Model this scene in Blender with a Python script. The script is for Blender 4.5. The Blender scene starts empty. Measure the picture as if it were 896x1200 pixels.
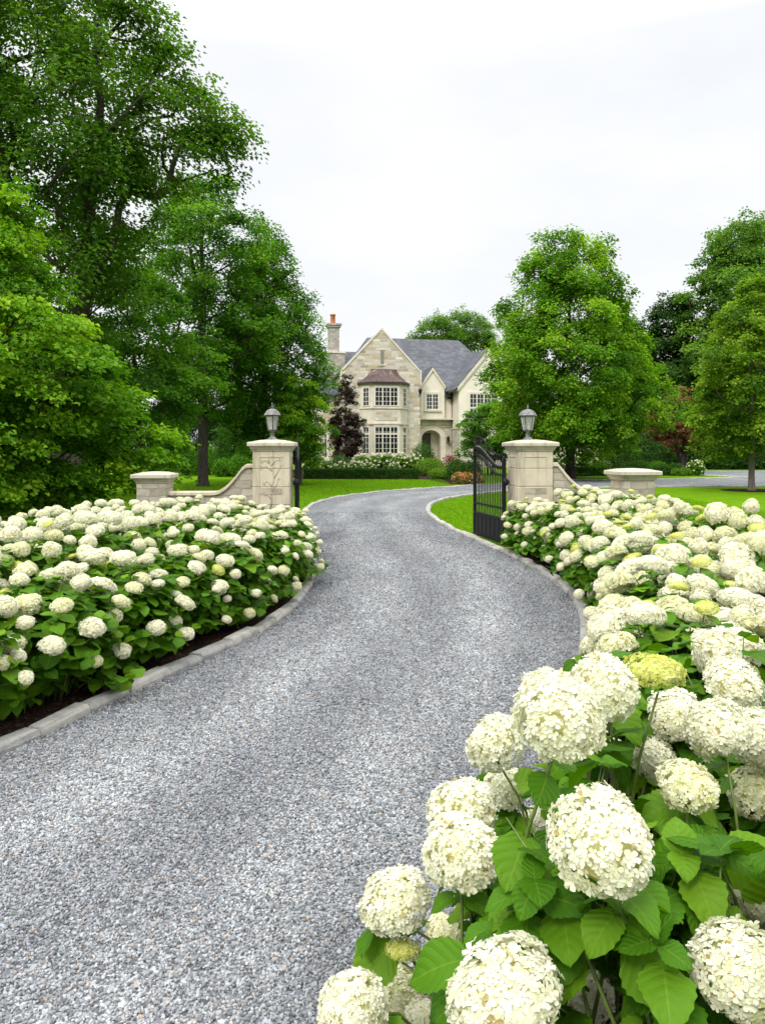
import bpy, math, random
import numpy as np
from mathutils import Vector, Matrix

SC = bpy.context.scene
COL = SC.collection
R = math.radians
rng = np.random.default_rng(11)
random.seed(5)
CAM_H = 1.6
FPX = 900.0          # focal length in pixels of the 896 x 1200 frame
HOR = 525.0


def wx(px, d):
    return (px - 448.0) * d / FPX


def wz(py, d):
    return CAM_H - (py - HOR) * d / FPX


# ------------------------------------------------------------------ tagging
def tag(o, label=None, cat=None, group=None, kind=None):
    if label: o['label'] = label
    if cat: o['category'] = cat
    if group: o['group'] = group
    if kind: o['kind'] = kind
    return o


def empty(name, loc=(0, 0, 0), rz=0.0, label=None, cat=None, group=None):
    o = bpy.data.objects.new(name, None)
    COL.objects.link(o)
    o.location = loc
    o.rotation_euler = (0, 0, rz)
    o.empty_display_size = 0.2
    return tag(o, label, cat, group)


def link(name, me, parent=None):
    o = bpy.data.objects.new(name, me)
    COL.objects.link(o)
    if parent is not None:
        o.parent = parent
    return o


def copy_tree(o, parent=None):
    c = o.copy()
    COL.objects.link(c)
    if parent is not None:
        c.parent = parent
    for ch in list(o.children):
        copy_tree(ch, c)
    return c


ORD = ['first', 'second', 'third', 'fourth', 'fifth', 'sixth', 'seventh', 'eighth', 'ninth', 'tenth',
       'eleventh', 'twelfth', 'thirteenth', 'fourteenth', 'fifteenth', 'sixteenth']


# ------------------------------------------------------------------ meshes
def np_mesh(name, V, quads=None, tris=None, mats=(), face_attr=None, point_vec=None, mat_idx=None, smooth=False):
    """fast mesh from numpy arrays"""
    me = bpy.data.meshes.new(name)
    V = np.asarray(V, dtype=np.float32)
    nq = 0 if quads is None else len(quads)
    nt = 0 if tris is None else len(tris)
    me.vertices.add(len(V))
    me.vertices.foreach_set('co', V.ravel())
    loops = []
    if nq: loops.append(np.asarray(quads, dtype=np.int32).ravel())
    if nt: loops.append(np.asarray(tris, dtype=np.int32).ravel())
    loops = np.concatenate(loops)
    me.loops.add(len(loops))
    me.loops.foreach_set('vertex_index', loops)
    me.polygons.add(nq + nt)
    starts = np.concatenate([np.arange(nq) * 4, nq * 4 + np.arange(nt) * 3]).astype(np.int32)
    me.polygons.foreach_set('loop_start', starts)
    try:
        tot = np.concatenate([np.full(nq, 4), np.full(nt, 3)]).astype(np.int32)
        me.polygons.foreach_set('loop_total', tot)
    except Exception:
        pass
    for m in mats:
        me.materials.append(m)
    if mat_idx is not None:
        me.polygons.foreach_set('material_index', np.asarray(mat_idx, dtype=np.int32))
    me.polygons.foreach_set('use_smooth', np.full(nq + nt, bool(smooth)))
    if face_attr:
        for k, a in face_attr.items():
            at = me.attributes.new(k, 'FLOAT', 'FACE')
            at.data.foreach_set('value', np.asarray(a, dtype=np.float32))
    if point_vec:
        for k, a in point_vec.items():
            at = me.attributes.new(k, 'FLOAT_VECTOR', 'POINT')
            at.data.foreach_set('vector', np.asarray(a, dtype=np.float32).ravel())
    me.update(calc_edges=True)
    return me


class MB:
    """collects shapes into one mesh"""
    def __init__(s):
        s.v = []; s.f = []; s.sm = []

    def add(s, vs, fs, smooth=False):
        n = len(s.v)
        s.v += [tuple(p) for p in vs]
        for f in fs:
            s.f.append(tuple(i + n for i in f)); s.sm.append(smooth)
        return s

    def box(s, x0, x1, y0, y1, z0, z1, M=None):
        vs = [(x0, y0, z0), (x1, y0, z0), (x1, y1, z0), (x0, y1, z0), (x0, y0, z1), (x1, y0, z1), (x1, y1, z1), (x0, y1, z1)]
        if M is not None: vs = [M @ Vector(p) for p in vs]
        return s.add(vs, [(0, 3, 2, 1), (4, 5, 6, 7), (0, 1, 5, 4), (1, 2, 6, 5), (2, 3, 7, 6), (3, 0, 4, 7)])

    def bbox(s, x0, x1, y0, y1, z0, z1, b=0.006, M=None):
        """box with chamfered edges (stacked rings)"""
        rings = [(b, z0), (0, z0 + b), (0, z1 - b), (b, z1)]
        vs = []
        for ins, z in rings:
            c = b if ins == 0 else b * 1.6
            a0, a1, c0, c1 = x0 + ins, x1 - ins, y0 + ins, y1 - ins
            vs += [(a0 + c, c0, z), (a1 - c, c0, z), (a1, c0 + c, z), (a1, c1 - c, z), (a1 - c, c1, z), (a0 + c, c1, z), (a0, c1 - c, z), (a0, c0 + c, z)]
        if M is not None: vs = [M @ Vector(p) for p in vs]
        fs = [tuple(range(7, -1, -1)), tuple(range(24, 32))]
        for k in range(3):
            for i in range(8):
                j = (i + 1) % 8
                fs.append((k * 8 + i, k * 8 + j, k * 8 + 8 + j, k * 8 + 8 + i))
        return s.add(vs, fs)

    def loft(s, rings, cap0=True, cap1=True, smooth=False, close=True):
        n = len(rings[0])
        vs = [p for r in rings for p in r]
        fs = []
        for k in range(len(rings) - 1):
            for i in range(n if close else n - 1):
                j = (i + 1) % n
                fs.append((k * n + i, k * n + j, k * n + n + j, k * n + n + i))
        if cap0: fs.append(tuple(range(n - 1, -1, -1)))
        if cap1: fs.append(tuple((len(rings) - 1) * n + i for i in range(n)))
        return s.add(vs, fs, smooth)

    def lathe(s, prof, n=16, c=(0, 0), smooth=True, rot=0.0, M=None):
        rings = []
        for r, z in prof:
            ring = [Vector((c[0] + r * math.cos(rot + 2 * math.pi * i / n), c[1] + r * math.sin(rot + 2 * math.pi * i / n), z)) for i in range(n)]
            if M is not None: ring = [M @ p for p in ring]
            rings.append(ring)
        return s.loft(rings, smooth=smooth)

    def square(s, prof, c=(0, 0)):
        """square loft: (half width, z)"""
        rings = [[(c[0] - h, c[1] - h, z), (c[0] + h, c[1] - h, z), (c[0] + h, c[1] + h, z), (c[0] - h, c[1] + h, z)] for h, z in prof]
        return s.loft(rings)

    def tube(s, pts, rad, n=6, smooth=True):
        pts = [Vector(p) for p in pts]
        if not hasattr(rad, '__len__'): rad = [rad] * len(pts)
        rings = []
        up = None
        for i, p in enumerate(pts):
            d = (pts[min(i + 1, len(pts) - 1)] - pts[max(i - 1, 0)])
            if d.length < 1e-7: d = Vector((0, 0, 1))
            d.normalize()
            if up is None:
                up = Vector((1, 0, 0)) if abs(d.x) < 0.8 else Vector((0, 1, 0))
            a = (up - d * up.dot(d)).normalized()
            up = a
            b = d.cross(a)
            rings.append([p + (a * math.cos(2 * math.pi * k / n) + b * math.sin(2 * math.pi * k / n)) * rad[i] for k in range(n)])
        return s.loft(rings, smooth=smooth)

    def prism(s, poly, y0, y1):
        """polygon in x,z extruded along y"""
        n = len(poly)
        vs = [(x, y0, z) for x, z in poly] + [(x, y1, z) for x, z in poly]
        fs = [tuple(range(n)), tuple(range(2 * n - 1, n - 1, -1))]
        for i in range(n):
            j = (i + 1) % n
            fs.append((j, i, n + i, n + j))
        return s.add(vs, fs)

    def build(s, name, mat, parent=None):
        me = bpy.data.meshes.new(name)
        me.from_pydata([tuple(p) for p in s.v], [], s.f)
        me.polygons.foreach_set('use_smooth', s.sm)
        me.materials.append(mat)
        me.validate()
        me.update()
        return link(name, me, parent)


# ------------------------------------------------------------------ materials
class NT:
    def __init__(s, name):
        s.m = bpy.data.materials.new(name)
        s.m.use_nodes = True
        s.t = s.m.node_tree
        s.t.nodes.clear()
        s.out = s.t.nodes.new('ShaderNodeOutputMaterial')

    def n(s, typ, **kw):
        nd = s.t.nodes.new(typ)
        for k, v in kw.items():
            if k.startswith('_'):
                setattr(nd, k[1:], v)
            else:
                key = int(k[1:]) if k[0] == 'i' and k[1:].isdigit() else k.replace('__', ' ')
                if isinstance(v, bpy.types.NodeSocket):
                    s.t.links.new(v, nd.inputs[key])
                else:
                    nd.inputs[key].default_value = v
        return nd

    def math(s, op, a, b=0.0, clamp=False):
        return s.n('ShaderNodeMath', _operation=op, _use_clamp=clamp, i0=a, i1=b).outputs[0]

    def mix(s, f, a, b, mode='MIX'):
        nd = s.t.nodes.new('ShaderNodeMix')
        nd.data_type = 'RGBA'; nd.blend_type = mode
        for i, v in ((0, f), (6, a), (7, b)):
            if isinstance(v, bpy.types.NodeSocket): s.t.links.new(v, nd.inputs[i])
            elif i == 0: nd.inputs[0].default_value = v
            else: nd.inputs[i].default_value = (*v, 1) if len(v) == 3 else v
        return nd.outputs[2]

    def ramp(s, fac, stops, interp='LINEAR'):
        nd = s.t.nodes.new('ShaderNodeValToRGB')
        cr = nd.color_ramp; cr.interpolation = interp
        while len(cr.elements) < len(stops): cr.elements.new(0.5)
        for e, (p, c) in zip(cr.elements, stops):
            e.position = p
            e.color = (*c, 1) if len(c) == 3 else c
        s.t.links.new(fac, nd.inputs[0])
        return nd.outputs[0]

    def coords(s, kind='Object'):
        return s.t.nodes.new('ShaderNodeTexCoord').outputs[kind]

    def pos(s):
        return s.t.nodes.new('ShaderNodeNewGeometry').outputs['Position']

    def noise(s, vec, scale, detail=4, rough=0.55, out='Fac'):
        return s.n('ShaderNodeTexNoise', Vector=vec, Scale=scale, Detail=detail, Roughness=rough).outputs[out]

    def attr(s, name, out='Fac'):
        nd = s.t.nodes.new('ShaderNodeAttribute'); nd.attribute_name = name
        return nd.outputs[out]

    def bump(s, h, strength=0.5, dist=0.02):
        return s.n('ShaderNodeBump', Height=h, Strength=strength, Distance=dist).outputs[0]

    def pbr(s, col, rough=0.7, normal=None, metal=0.0, spec=0.5):
        b = s.t.nodes.new('ShaderNodeBsdfPrincipled')
        for k, v in (('Base Color', col), ('Roughness', rough), ('Metallic', metal), ('Specular IOR Level', spec)):
            if isinstance(v, bpy.types.NodeSocket): s.t.links.new(v, b.inputs[k])
            else: b.inputs[k].default_value = (*v, 1) if isinstance(v, tuple) and len(v) == 3 else v
        if normal is not None: s.t.links.new(normal, b.inputs['Normal'])
        return b

    def done(s, sh):
        s.t.links.new(sh.outputs[0], s.out.inputs[0])
        return s.m


def leaf_mat(name, dark, mid, light, transl=0.3, rough=0.62, spec=0.16):
    t = NT(name)
    r = t.attr('rnd')
    c = t.ramp(r, [(0.0, dark), (0.55, mid), (1.0, light)])
    b = t.pbr(c, rough, spec=spec)
    tc = t.mix(1.0, c, (1.35, 1.5, 0.35), 'MULTIPLY')
    tr = t.n('ShaderNodeBsdfTranslucent', Color=tc)
    mx = t.n('ShaderNodeMixShader', i0=transl, i1=b.outputs[0], i2=tr.outputs[0])
    return t.done(mx)


def bark_mat(name, a, b, sc=1.0):
    t = NT(name)
    p = t.coords()
    mp = t.n('ShaderNodeMapping', Vector=p, Scale=(9 * sc, 9 * sc, 1.6 * sc)).outputs[0]
    nz = t.noise(mp, 1.6, 6, 0.65)
    c = t.ramp(nz, [(0.3, a), (0.7, b)])
    return t.done(t.pbr(c, 0.9, t.bump(nz, 0.9, 0.04), spec=0.2))


def hyd_leaf_mat(name, dark, mid, light):
    t = NT(name)
    v = t.attr('leafuv', 'Vector')
    sp = t.n('ShaderNodeSeparateXYZ', Vector=v)
    u, w, r = sp.outputs[0], sp.outputs[1], sp.outputs[2]
    au = t.math('ABSOLUTE', u)
    s1 = t.math('SUBTRACT', t.math('MULTIPLY', w, 5.6), t.math('MULTIPLY', t.math('POWER', au, 1.25), 2.0))
    tri = t.math('ABSOLUTE', t.math('SUBTRACT', t.math('FRACT', s1), 0.5))
    side = t.math('LESS_THAN', tri, 0.032)
    mid_ = t.math('LESS_THAN', au, 0.035)
    vein = t.math('MAXIMUM', t.math('MULTIPLY', side, 0.55), mid_)
    base = t.ramp(r, [(0.0, dark), (0.5, mid), (1.0, light)])
    mot = t.noise(t.coords(), 38, 3)
    base = t.mix(t.math('MULTIPLY', mot, 0.35), base, (0.04, 0.125, 0.004))
    sp_ = t.math('GREATER_THAN', t.noise(t.coords(), 70, 2), 0.735)
    base = t.mix(t.math('MULTIPLY', sp_, 0.6), base, (0.16, 0.11, 0.03))
    col = t.mix(t.math('MULTIPLY', vein, 0.36), base, (0.20, 0.32, 0.03))
    pill = t.math('MULTIPLY', tri, 2.0)
    fine = t.noise(t.coords(), 160, 2)
    h = t.math('ADD', t.math('SUBTRACT', t.math('POWER', pill, 0.5), t.math('MULTIPLY', mid_, 0.6)), t.math('MULTIPLY', fine, 0.25))
    b = t.pbr(col, 0.48, t.bump(h, 0.45, 0.004), spec=0.12)
    tc = t.mix(1.0, col, (1.7, 1.65, 0.25), 'MULTIPLY')
    tr = t.n('ShaderNodeBsdfTranslucent', Color=tc)
    return t.done(t.n('ShaderNodeMixShader', i0=0.26, i1=b.outputs[0], i2=tr.outputs[0]))


def bloom_mat(name, a, b, c):
    t = NT(name)
    r = t.attr('rnd')
    col = t.ramp(r, [(0.0, (0.42, 0.33, 0.14)), (0.02, (0.42, 0.33, 0.14)), (0.03, a), (0.35, b), (1.0, c)])
    p = t.pbr(col, 0.6, spec=0.2)
    tr = t.n('ShaderNodeBsdfTranslucent', Color=col)
    return t.done(t.n('ShaderNodeMixShader', i0=0.38, i1=p.outputs[0], i2=tr.outputs[0]))


def flat_mat(name, col, rough=0.6, metal=0.0, spec=0.5, var=0.12, sc=6.0, bump=0.15):
    t = NT(name)
    p = t.coords()
    nz = t.noise(p, sc, 5)
    d = tuple(x * (1 - var * 2) for x in col); l = tuple(min(1, x * (1 + var)) for x in col)
    c = t.ramp(nz, [(0.3, d), (0.7, l)])
    return t.done(t.pbr(c, rough, t.bump(t.noise(p, sc * 8, 3), bump, 0.01), metal, spec))


def limestone(name, base, dirt, streak=1.0, sc=1.0):
    t = NT(name)
    p = t.coords()
    n1 = t.noise(p, 3.0 * sc, 6, 0.6)
    n2 = t.noise(p, 40 * sc, 4, 0.6)
    mp = t.n('ShaderNodeMapping', Vector=p, Scale=(7 * sc, 7 * sc, 0.7 * sc)).outputs[0]
    st = t.noise(mp, 1.5, 5, 0.6)
    c = t.ramp(n1, [(0.25, tuple(x * 0.80 for x in base)), (0.55, base), (0.8, tuple(min(1, x * 1.12) for x in base))])
    f = t.math('MULTIPLY', t.math('SUBTRACT', st, 0.52, True), 2.2 * streak, True)
    c = t.mix(f, c, dirt)
    c = t.mix(t.math('MULTIPLY', n2, 0.22), c, tuple(x * 0.6 for x in base))
    h = t.math('ADD', t.math('MULTIPLY', n2, 0.6), n1)
    return t.done(t.pbr(c, 0.85, t.bump(h, 0.45, 0.012), spec=0.25))


def masonry(name, stops, w=0.55, h=0.22, mortar=(0.42, 0.39, 0.33), ms=0.012, axis='xz', depth=0.03):
    """coursed random stone: brick texture on (x+y, z) with distortion"""
    t = NT(name)
    p = t.coords()
    sp = t.n('ShaderNodeSeparateXYZ', Vector=p)
    hx = t.math('ADD', sp.outputs[0], t.math('MULTIPLY', sp.outputs[1], 0.97))
    vv = t.n('ShaderNodeCombineXYZ', X=hx, Y=sp.outputs[2], Z=0.0).outputs[0]
    dn = t.n('ShaderNodeTexNoise', Vector=vv, Scale=1.0 / h * 0.55, Detail=3).outputs['Color']
    dv = t.n('ShaderNodeVectorMath', _operation='SUBTRACT', i0=dn, i1=(0.5, 0.5, 0.5)).outputs[0]
    dv = t.n('ShaderNodeVectorMath', _operation='MULTIPLY', i0=dv, i1=(w * 0.5, h * 0.45, 0)).outputs[0]
    vv2 = t.n('ShaderNodeVectorMath', _operation='ADD', i0=vv, i1=dv).outputs[0]
    bk = t.n('ShaderNodeTexBrick', Vector=vv2, Color1=(0, 0, 0, 1), Color2=(1, 1, 1, 1), Mortar=(0.5, 0.5, 0.5, 1), Scale=1.0, i4=1.0)
    for k, v in (('Mortar Size', ms), ('Mortar Smooth', 0.3), ('Bias', 0.0), ('Brick Width', w), ('Row Height', h)):
        bk.inputs[k].default_value = v
    bk.offset = 0.5; bk.squash = 0.7; bk.squash_frequency = 3
    col = t.ramp(bk.outputs['Color'], stops)
    n1 = t.noise(vv, 9, 5)
    col = t.mix(0.2, col, t.ramp(n1, [(0.3, (0.30, 0.27, 0.21)), (0.7, (0.70, 0.64, 0.52))]), 'MIX')
    col = t.mix(bk.outputs['Fac'], col, mortar)
    hh = t.math('ADD', t.math('MULTIPLY', bk.outputs['Fac'], -1.0), t.math('MULTIPLY', n1, 0.7))
    return t.done(t.pbr(col, 0.88, t.bump(hh, 0.7, depth), spec=0.2))


def TRK(t):
    return t.n('ShaderNodeSeparateXYZ', Vector=t.attr('across', 'Vector')).outputs[0]


def gravel_mat(name):
    t = NT(name)
    p = t.pos()
    v1 = t.n('ShaderNodeTexVoronoi', Vector=p, Scale=75.0)
    v2 = t.n('ShaderNodeTexVoronoi', Vector=p, Scale=38.0)
    sel = t.math('GREATER_THAN', t.noise(p, 30, 2), 0.5)
    d = t.mix(sel, v1.outputs['Distance'], v2.outputs['Distance'])
    rc = t.mix(sel, v1.outputs['Color'], v2.outputs['Color'])
    rs = t.n('ShaderNodeSeparateColor', Color=rc)
    c = t.ramp(rs.outputs[0], [(0.0, (0.075, 0.080, 0.085)), (0.25, (0.185, 0.195, 0.203)), (0.6, (0.283, 0.297, 0.306)), (1.0, (0.455, 0.472, 0.480))])
    warm = t.math('GREATER_THAN', rs.outputs[1], 0.96)
    c = t.mix(t.math('MULTIPLY', warm, 0.5), c, (0.42, 0.31, 0.22))
    mpb = t.n('ShaderNodeMapping', Vector=p, Scale=(1.6, 0.45, 1.0)).outputs[0]
    big = t.math('ADD', t.math('MULTIPLY', t.noise(mpb, 1.0, 4, 0.6), 0.65), t.math('MULTIPLY', t.noise(p, 7.0, 4, 0.7), 0.35))
    c = t.mix(1.0, c, t.ramp(big, [(0.36, (0.70, 0.705, 0.715)), (0.62, (1.06, 1.06, 1.05))]), 'MULTIPLY')
    ac = TRK(t)
    tr_ = t.math('ADD', t.math('POWER', t.math('SUBTRACT', 1.0, t.math('MULTIPLY', t.math('ABSOLUTE', t.math('SUBTRACT', ac, 0.30)), 7.0), True), 0.8), t.math('POWER', t.math('SUBTRACT', 1.0, t.math('MULTIPLY', t.math('ABSOLUTE', t.math('SUBTRACT', ac, 0.70)), 7.0), True), 0.8))
    tr_ = t.math('MULTIPLY', tr_, t.math('ADD', t.math('MULTIPLY', big, 1.2), 0.3), True)
    c = t.mix(1.0, c, t.ramp(tr_, [(0.0, (0.86, 0.865, 0.875)), (1.0, (1.17, 1.17, 1.17))]), 'MULTIPLY')
    h = t.math('ADD', t.math('MULTIPLY', d, -1.0), t.math('MULTIPLY', rs.outputs[2], 0.5))
    return t.done(t.pbr(c, 0.75, t.bump(h, 1.0, 0.02), spec=0.3))


def stone_bits_mat(name):
    t = NT(name)
    r = t.attr('rnd')
    c = t.ramp(r, [(0.0, (0.060, 0.065, 0.070)), (0.25, (0.18, 0.190, 0.198)), (0.6, (0.283, 0.297, 0.306)), (0.965, (0.47, 0.487, 0.495)), (0.975, (0.42, 0.31, 0.22)), (1.0, (0.40, 0.28, 0.2))])
    p = t.pos()
    mpb = t.n('ShaderNodeMapping', Vector=p, Scale=(1.6, 0.45, 1.0)).outputs[0]
    big = t.math('ADD', t.math('MULTIPLY', t.noise(mpb, 1.0, 4, 0.6), 0.65), t.math('MULTIPLY', t.noise(p, 7.0, 4, 0.7), 0.35))
    c = t.mix(1.0, c, t.ramp(big, [(0.36, (0.70, 0.705, 0.715)), (0.62, (1.06, 1.06, 1.05))]), 'MULTIPLY')
    ac = TRK(t)
    tr_ = t.math('ADD', t.math('POWER', t.math('SUBTRACT', 1.0, t.math('MULTIPLY', t.math('ABSOLUTE', t.math('SUBTRACT', ac, 0.30)), 7.0), True), 0.8), t.math('POWER', t.math('SUBTRACT', 1.0, t.math('MULTIPLY', t.math('ABSOLUTE', t.math('SUBTRACT', ac, 0.70)), 7.0), True), 0.8))
    tr_ = t.math('MULTIPLY', tr_, t.math('ADD', t.math('MULTIPLY', big, 1.2), 0.3), True)
    c = t.mix(1.0, c, t.ramp(tr_, [(0.0, (0.86, 0.865, 0.875)), (1.0, (1.17, 1.17, 1.17))]), 'MULTIPLY')
    nz = t.noise(p, 400, 2)
    c = t.mix(t.math('MULTIPLY', nz, 0.3), c, (0.25, 0.25, 0.27))
    return t.done(t.pbr(c, 0.7, t.bump(nz, 0.3, 0.002), spec=0.3))


def lawn_mat(name):
    t = NT(name)
    p = t.pos()
    n1 = t.noise(p, 0.35, 4)
    n2 = t.noise(p, 14, 5, 0.7)
    n3 = t.noise(p, 90, 4, 0.7)
    c = t.ramp(n2, [(0.25, (0.085, 0.185, 0.002)), (0.5, (0.135, 0.265, 0.003)), (0.75, (0.18, 0.32, 0.004))])
    c = t.mix(t.math('MULTIPLY', n1, 0.5), c, (0.16, 0.29, 0.003))
    n4 = t.noise(p, 1.7, 5, 0.7)
    c = t.mix(1.0, c, t.ramp(n4, [(0.3, (0.50, 0.60, 0.8)), (0.65, (0.88, 0.92, 1.1))]), 'MULTIPLY')
    c = t.mix(t.math('MULTIPLY', n3, 0.4), c, (0.05, 0.125, 0.003))
    return t.done(t.pbr(c, 0.95, t.bump(t.math('ADD', n2, n3), 0.5, 0.02), spec=0.03))


def mulch_mat(name):
    t = NT(name)
    p = t.pos()
    mp = t.n('ShaderNodeMapping', Vector=p, Scale=(40, 95, 60), Rotation=(0, 0, 0.6)).outputs[0]
    v = t.n('ShaderNodeTexVoronoi', Vector=mp, Scale=1.0)
    rs = t.n('ShaderNodeSeparateColor', Color=v.outputs['Color'])
    c = t.ramp(rs.outputs[0], [(0.0, (0.010, 0.006, 0.004)), (0.6, (0.040, 0.022, 0.014)), (1.0, (0.10, 0.062, 0.042))])
    h = t.math('ADD', t.math('MULTIPLY', v.outputs['Distance'], -1.0), rs.outputs[1])
    return t.done(t.pbr(c, 0.95, t.bump(h, 1.0, 0.03), spec=0.1))


def kerb_mat(name):
    t = NT(name)
    p = t.pos()
    r = t.attr('rnd')
    n1 = t.noise(p, 9, 6, 0.65)
    n2 = t.noise(p, 120, 3)
    c = t.ramp(n1, [(0.3, (0.24, 0.235, 0.22)), (0.5, (0.41, 0.40, 0.365)), (0.72, (0.53, 0.51, 0.455))])
    c = t.mix(1.0, c, t.ramp(r, [(0, (0.82, 0.83, 0.85)), (1, (1.08, 1.05, 1.0))]), 'MULTIPLY')
    c = t.mix(t.math('MULTIPLY', n2, 0.35), c, (0.14, 0.14, 0.15))
    return t.done(t.pbr(c, 0.85, t.bump(t.math('ADD', n1, t.math('MULTIPLY', n2, 0.4)), 0.7, 0.02), spec=0.25))


def roof_mat(name):
    t = NT(name)
    p = t.coords()
    sp = t.n('ShaderNodeSeparateXYZ', Vector=p)
    hx = t.math('ADD', sp.outputs[0], t.math('MULTIPLY', sp.outputs[1], 0.35))
    vv = t.n('ShaderNodeCombineXYZ', X=hx, Y=sp.outputs[2], Z=0.0).outputs[0]
    bk = t.n('ShaderNodeTexBrick', Vector=vv, Color1=(0, 0, 0, 1), Color2=(1, 1, 1, 1), Mortar=(0, 0, 0, 1), Scale=1.0)
    for k, v in (('Mortar Size', 0.008), ('Mortar Smooth', 0.2), ('Brick Width', 0.34), ('Row Height', 0.17)):
        bk.inputs[k].default_value = v
    c = t.ramp(bk.outputs['Color'], [(0, (0.048, 0.053, 0.062)), (0.5, (0.068, 0.074, 0.085)), (1, (0.10, 0.106, 0.118))])
    n = t.noise(p, 1.2, 4)
    c = t.mix(1.0, c, t.ramp(n, [(0.3, (0.85, 0.85, 0.85)), (0.7, (1.15, 1.15, 1.15))]), 'MULTIPLY')
    return t.done(t.pbr(c, 0.65, t.bump(bk.outputs['Fac'], -0.6, 0.03), spec=0.35))


def copper_mat(name):
    t = NT(name)
    p = t.coords()
    mp = t.n('ShaderNodeMapping', Vector=p, Scale=(6, 6, 0.8)).outputs[0]
    n = t.noise(mp, 1.4, 5)
    c = t.ramp(n, [(0.3, (0.045, 0.03, 0.028)), (0.5, (0.10, 0.06, 0.05)), (0.72, (0.20, 0.19, 0.20))])
    return t.done(t.pbr(c, 0.45, None, 0.35))


def glass_mat(name, col=(0.012, 0.014, 0.017), rough=0.06):
    t = NT(name)
    n = t.noise(t.coords(), 1.3, 2)
    c = t.ramp(n, [(0.35, col), (0.7, tuple(x * 3 for x in col))])
    return t.done(t.pbr(c, rough, spec=0.5))


def lamp_glass_mat(name):
    t = NT(name)
    g = t.n('ShaderNodeBsdfGlass', Color=(0.93, 0.95, 0.92, 1), Roughness=0.25, IOR=1.08)
    d = t.n('ShaderNodeBsdfDiffuse', Color=(0.62, 0.64, 0.60, 1))
    return t.done(t.n('ShaderNodeMixShader', i0=0.35, i1=g.outputs[0], i2=d.outputs[0]))


M = {}
M['lawn'] = lawn_mat('lawn_grass')
M['gravel'] = gravel_mat('grey_gravel')
M['stones'] = stone_bits_mat('gravel_stones')
M['mulch'] = mulch_mat('bark_mulch')
M['kerb'] = kerb_mat('granite_kerb')
M['lime'] = limestone('pier_limestone', (0.555, 0.495, 0.375), (0.22, 0.18, 0.125), 1.7)
M['cap'] = limestone('cap_limestone', (0.50, 0.455, 0.36), (0.17, 0.15, 0.115), 1.9)
M['carve'] = limestone('carved_stone', (0.47, 0.41, 0.30), (0.22, 0.18, 0.125))
M['rubble'] = masonry('wall_rubble', [(0, (0.24, 0.21, 0.16)), (0.4, (0.40, 0.355, 0.28)), (0.75, (0.33, 0.30, 0.245)), (1, (0.5, 0.45, 0.36))], 0.30, 0.12, (0.3, 0.275, 0.225), 0.008)
M['housestone'] = masonry('house_stone', [(0, (0.25, 0.21, 0.165)), (0.16, (0.42, 0.37, 0.29)), (0.34, (0.58, 0.53, 0.45)), (0.50, (0.40, 0.36, 0.30)), (0.62, (0.46, 0.33, 0.16)), (0.74, (0.52, 0.46, 0.37)), (1, (0.70, 0.67, 0.61))], 0.62, 0.235, (0.58, 0.53, 0.44), 0.014)
M['greystone'] = masonry('grey_stone', [(0, (0.34, 0.30, 0.25)), (0.5, (0.50, 0.45, 0.38)), (1, (0.60, 0.56, 0.48))], 0.6, 0.25, (0.44, 0.40, 0.34), 0.014)
M['chimneystone'] = masonry('chimney_stone', [(0, (0.24, 0.22, 0.19)), (0.5, (0.37, 0.34, 0.30)), (1, (0.48, 0.45, 0.4))], 0.45, 0.2, (0.36, 0.33, 0.29), 0.014)
M['stucco'] = flat_mat('cream_stucco', (0.74, 0.68, 0.575), 0.9, var=0.05, sc=1.2, spec=0.2)
M['trim'] = flat_mat('cast_stone_trim', (0.63, 0.575, 0.475), 0.85, var=0.08, sc=2.0, spec=0.2)
M['roof'] = roof_mat('slate_roof')
M['copper'] = copper_mat('brown_copper')
M['bronze'] = flat_mat('dark_bronze', (0.06, 0.045, 0.038), 0.5, 0.4)
M['glass'] = glass_mat('window_glass')
M['frame'] = flat_mat('cream_window_paint', (0.68, 0.635, 0.54), 0.6, var=0.03)
M['louver'] = flat_mat('grey_louver', (0.23, 0.205, 0.17), 0.8)
M['door'] = flat_mat('dark_wood_door', (0.045, 0.025, 0.016), 0.45, var=0.25, sc=5)
M['terracotta'] = flat_mat('terracotta', (0.45, 0.15, 0.07), 0.85, var=0.15)
M['iron'] = flat_mat('black_iron', (0.008, 0.0085, 0.0095), 0.5, 0.0, 0.25, 0.1)
M['lantern'] = flat_mat('weathered_pewter', (0.20, 0.195, 0.19), 0.6, 0.2, 0.3, 0.35, 14)
M['lanternframe'] = flat_mat('dark_pewter', (0.065, 0.062, 0.058), 0.6, 0.2, 0.3, 0.3, 14)
M['lampglass'] = lamp_glass_mat('lantern_glass')
M['candle'] = flat_mat('candle_sleeve', (0.75, 0.72, 0.62), 0.6, var=0.03)

M['bark_dark'] = bark_mat('dark_bark', (0.025, 0.020, 0.016), (0.085, 0.070, 0.056))
M['bark_grey'] = bark_mat('grey_bark', (0.07, 0.06, 0.05), (0.24, 0.21, 0.175))
M['bark_pale'] = bark_mat('pale_bark', (0.24, 0.21, 0.17), (0.48, 0.44, 0.37))
M['stem'] = flat_mat('green_stem', (0.12, 0.17, 0.035), 0.5, var=0.2, sc=20)
M['twig'] = flat_mat('brown_stem', (0.09, 0.07, 0.035), 0.7, var=0.2, sc=20)

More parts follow.
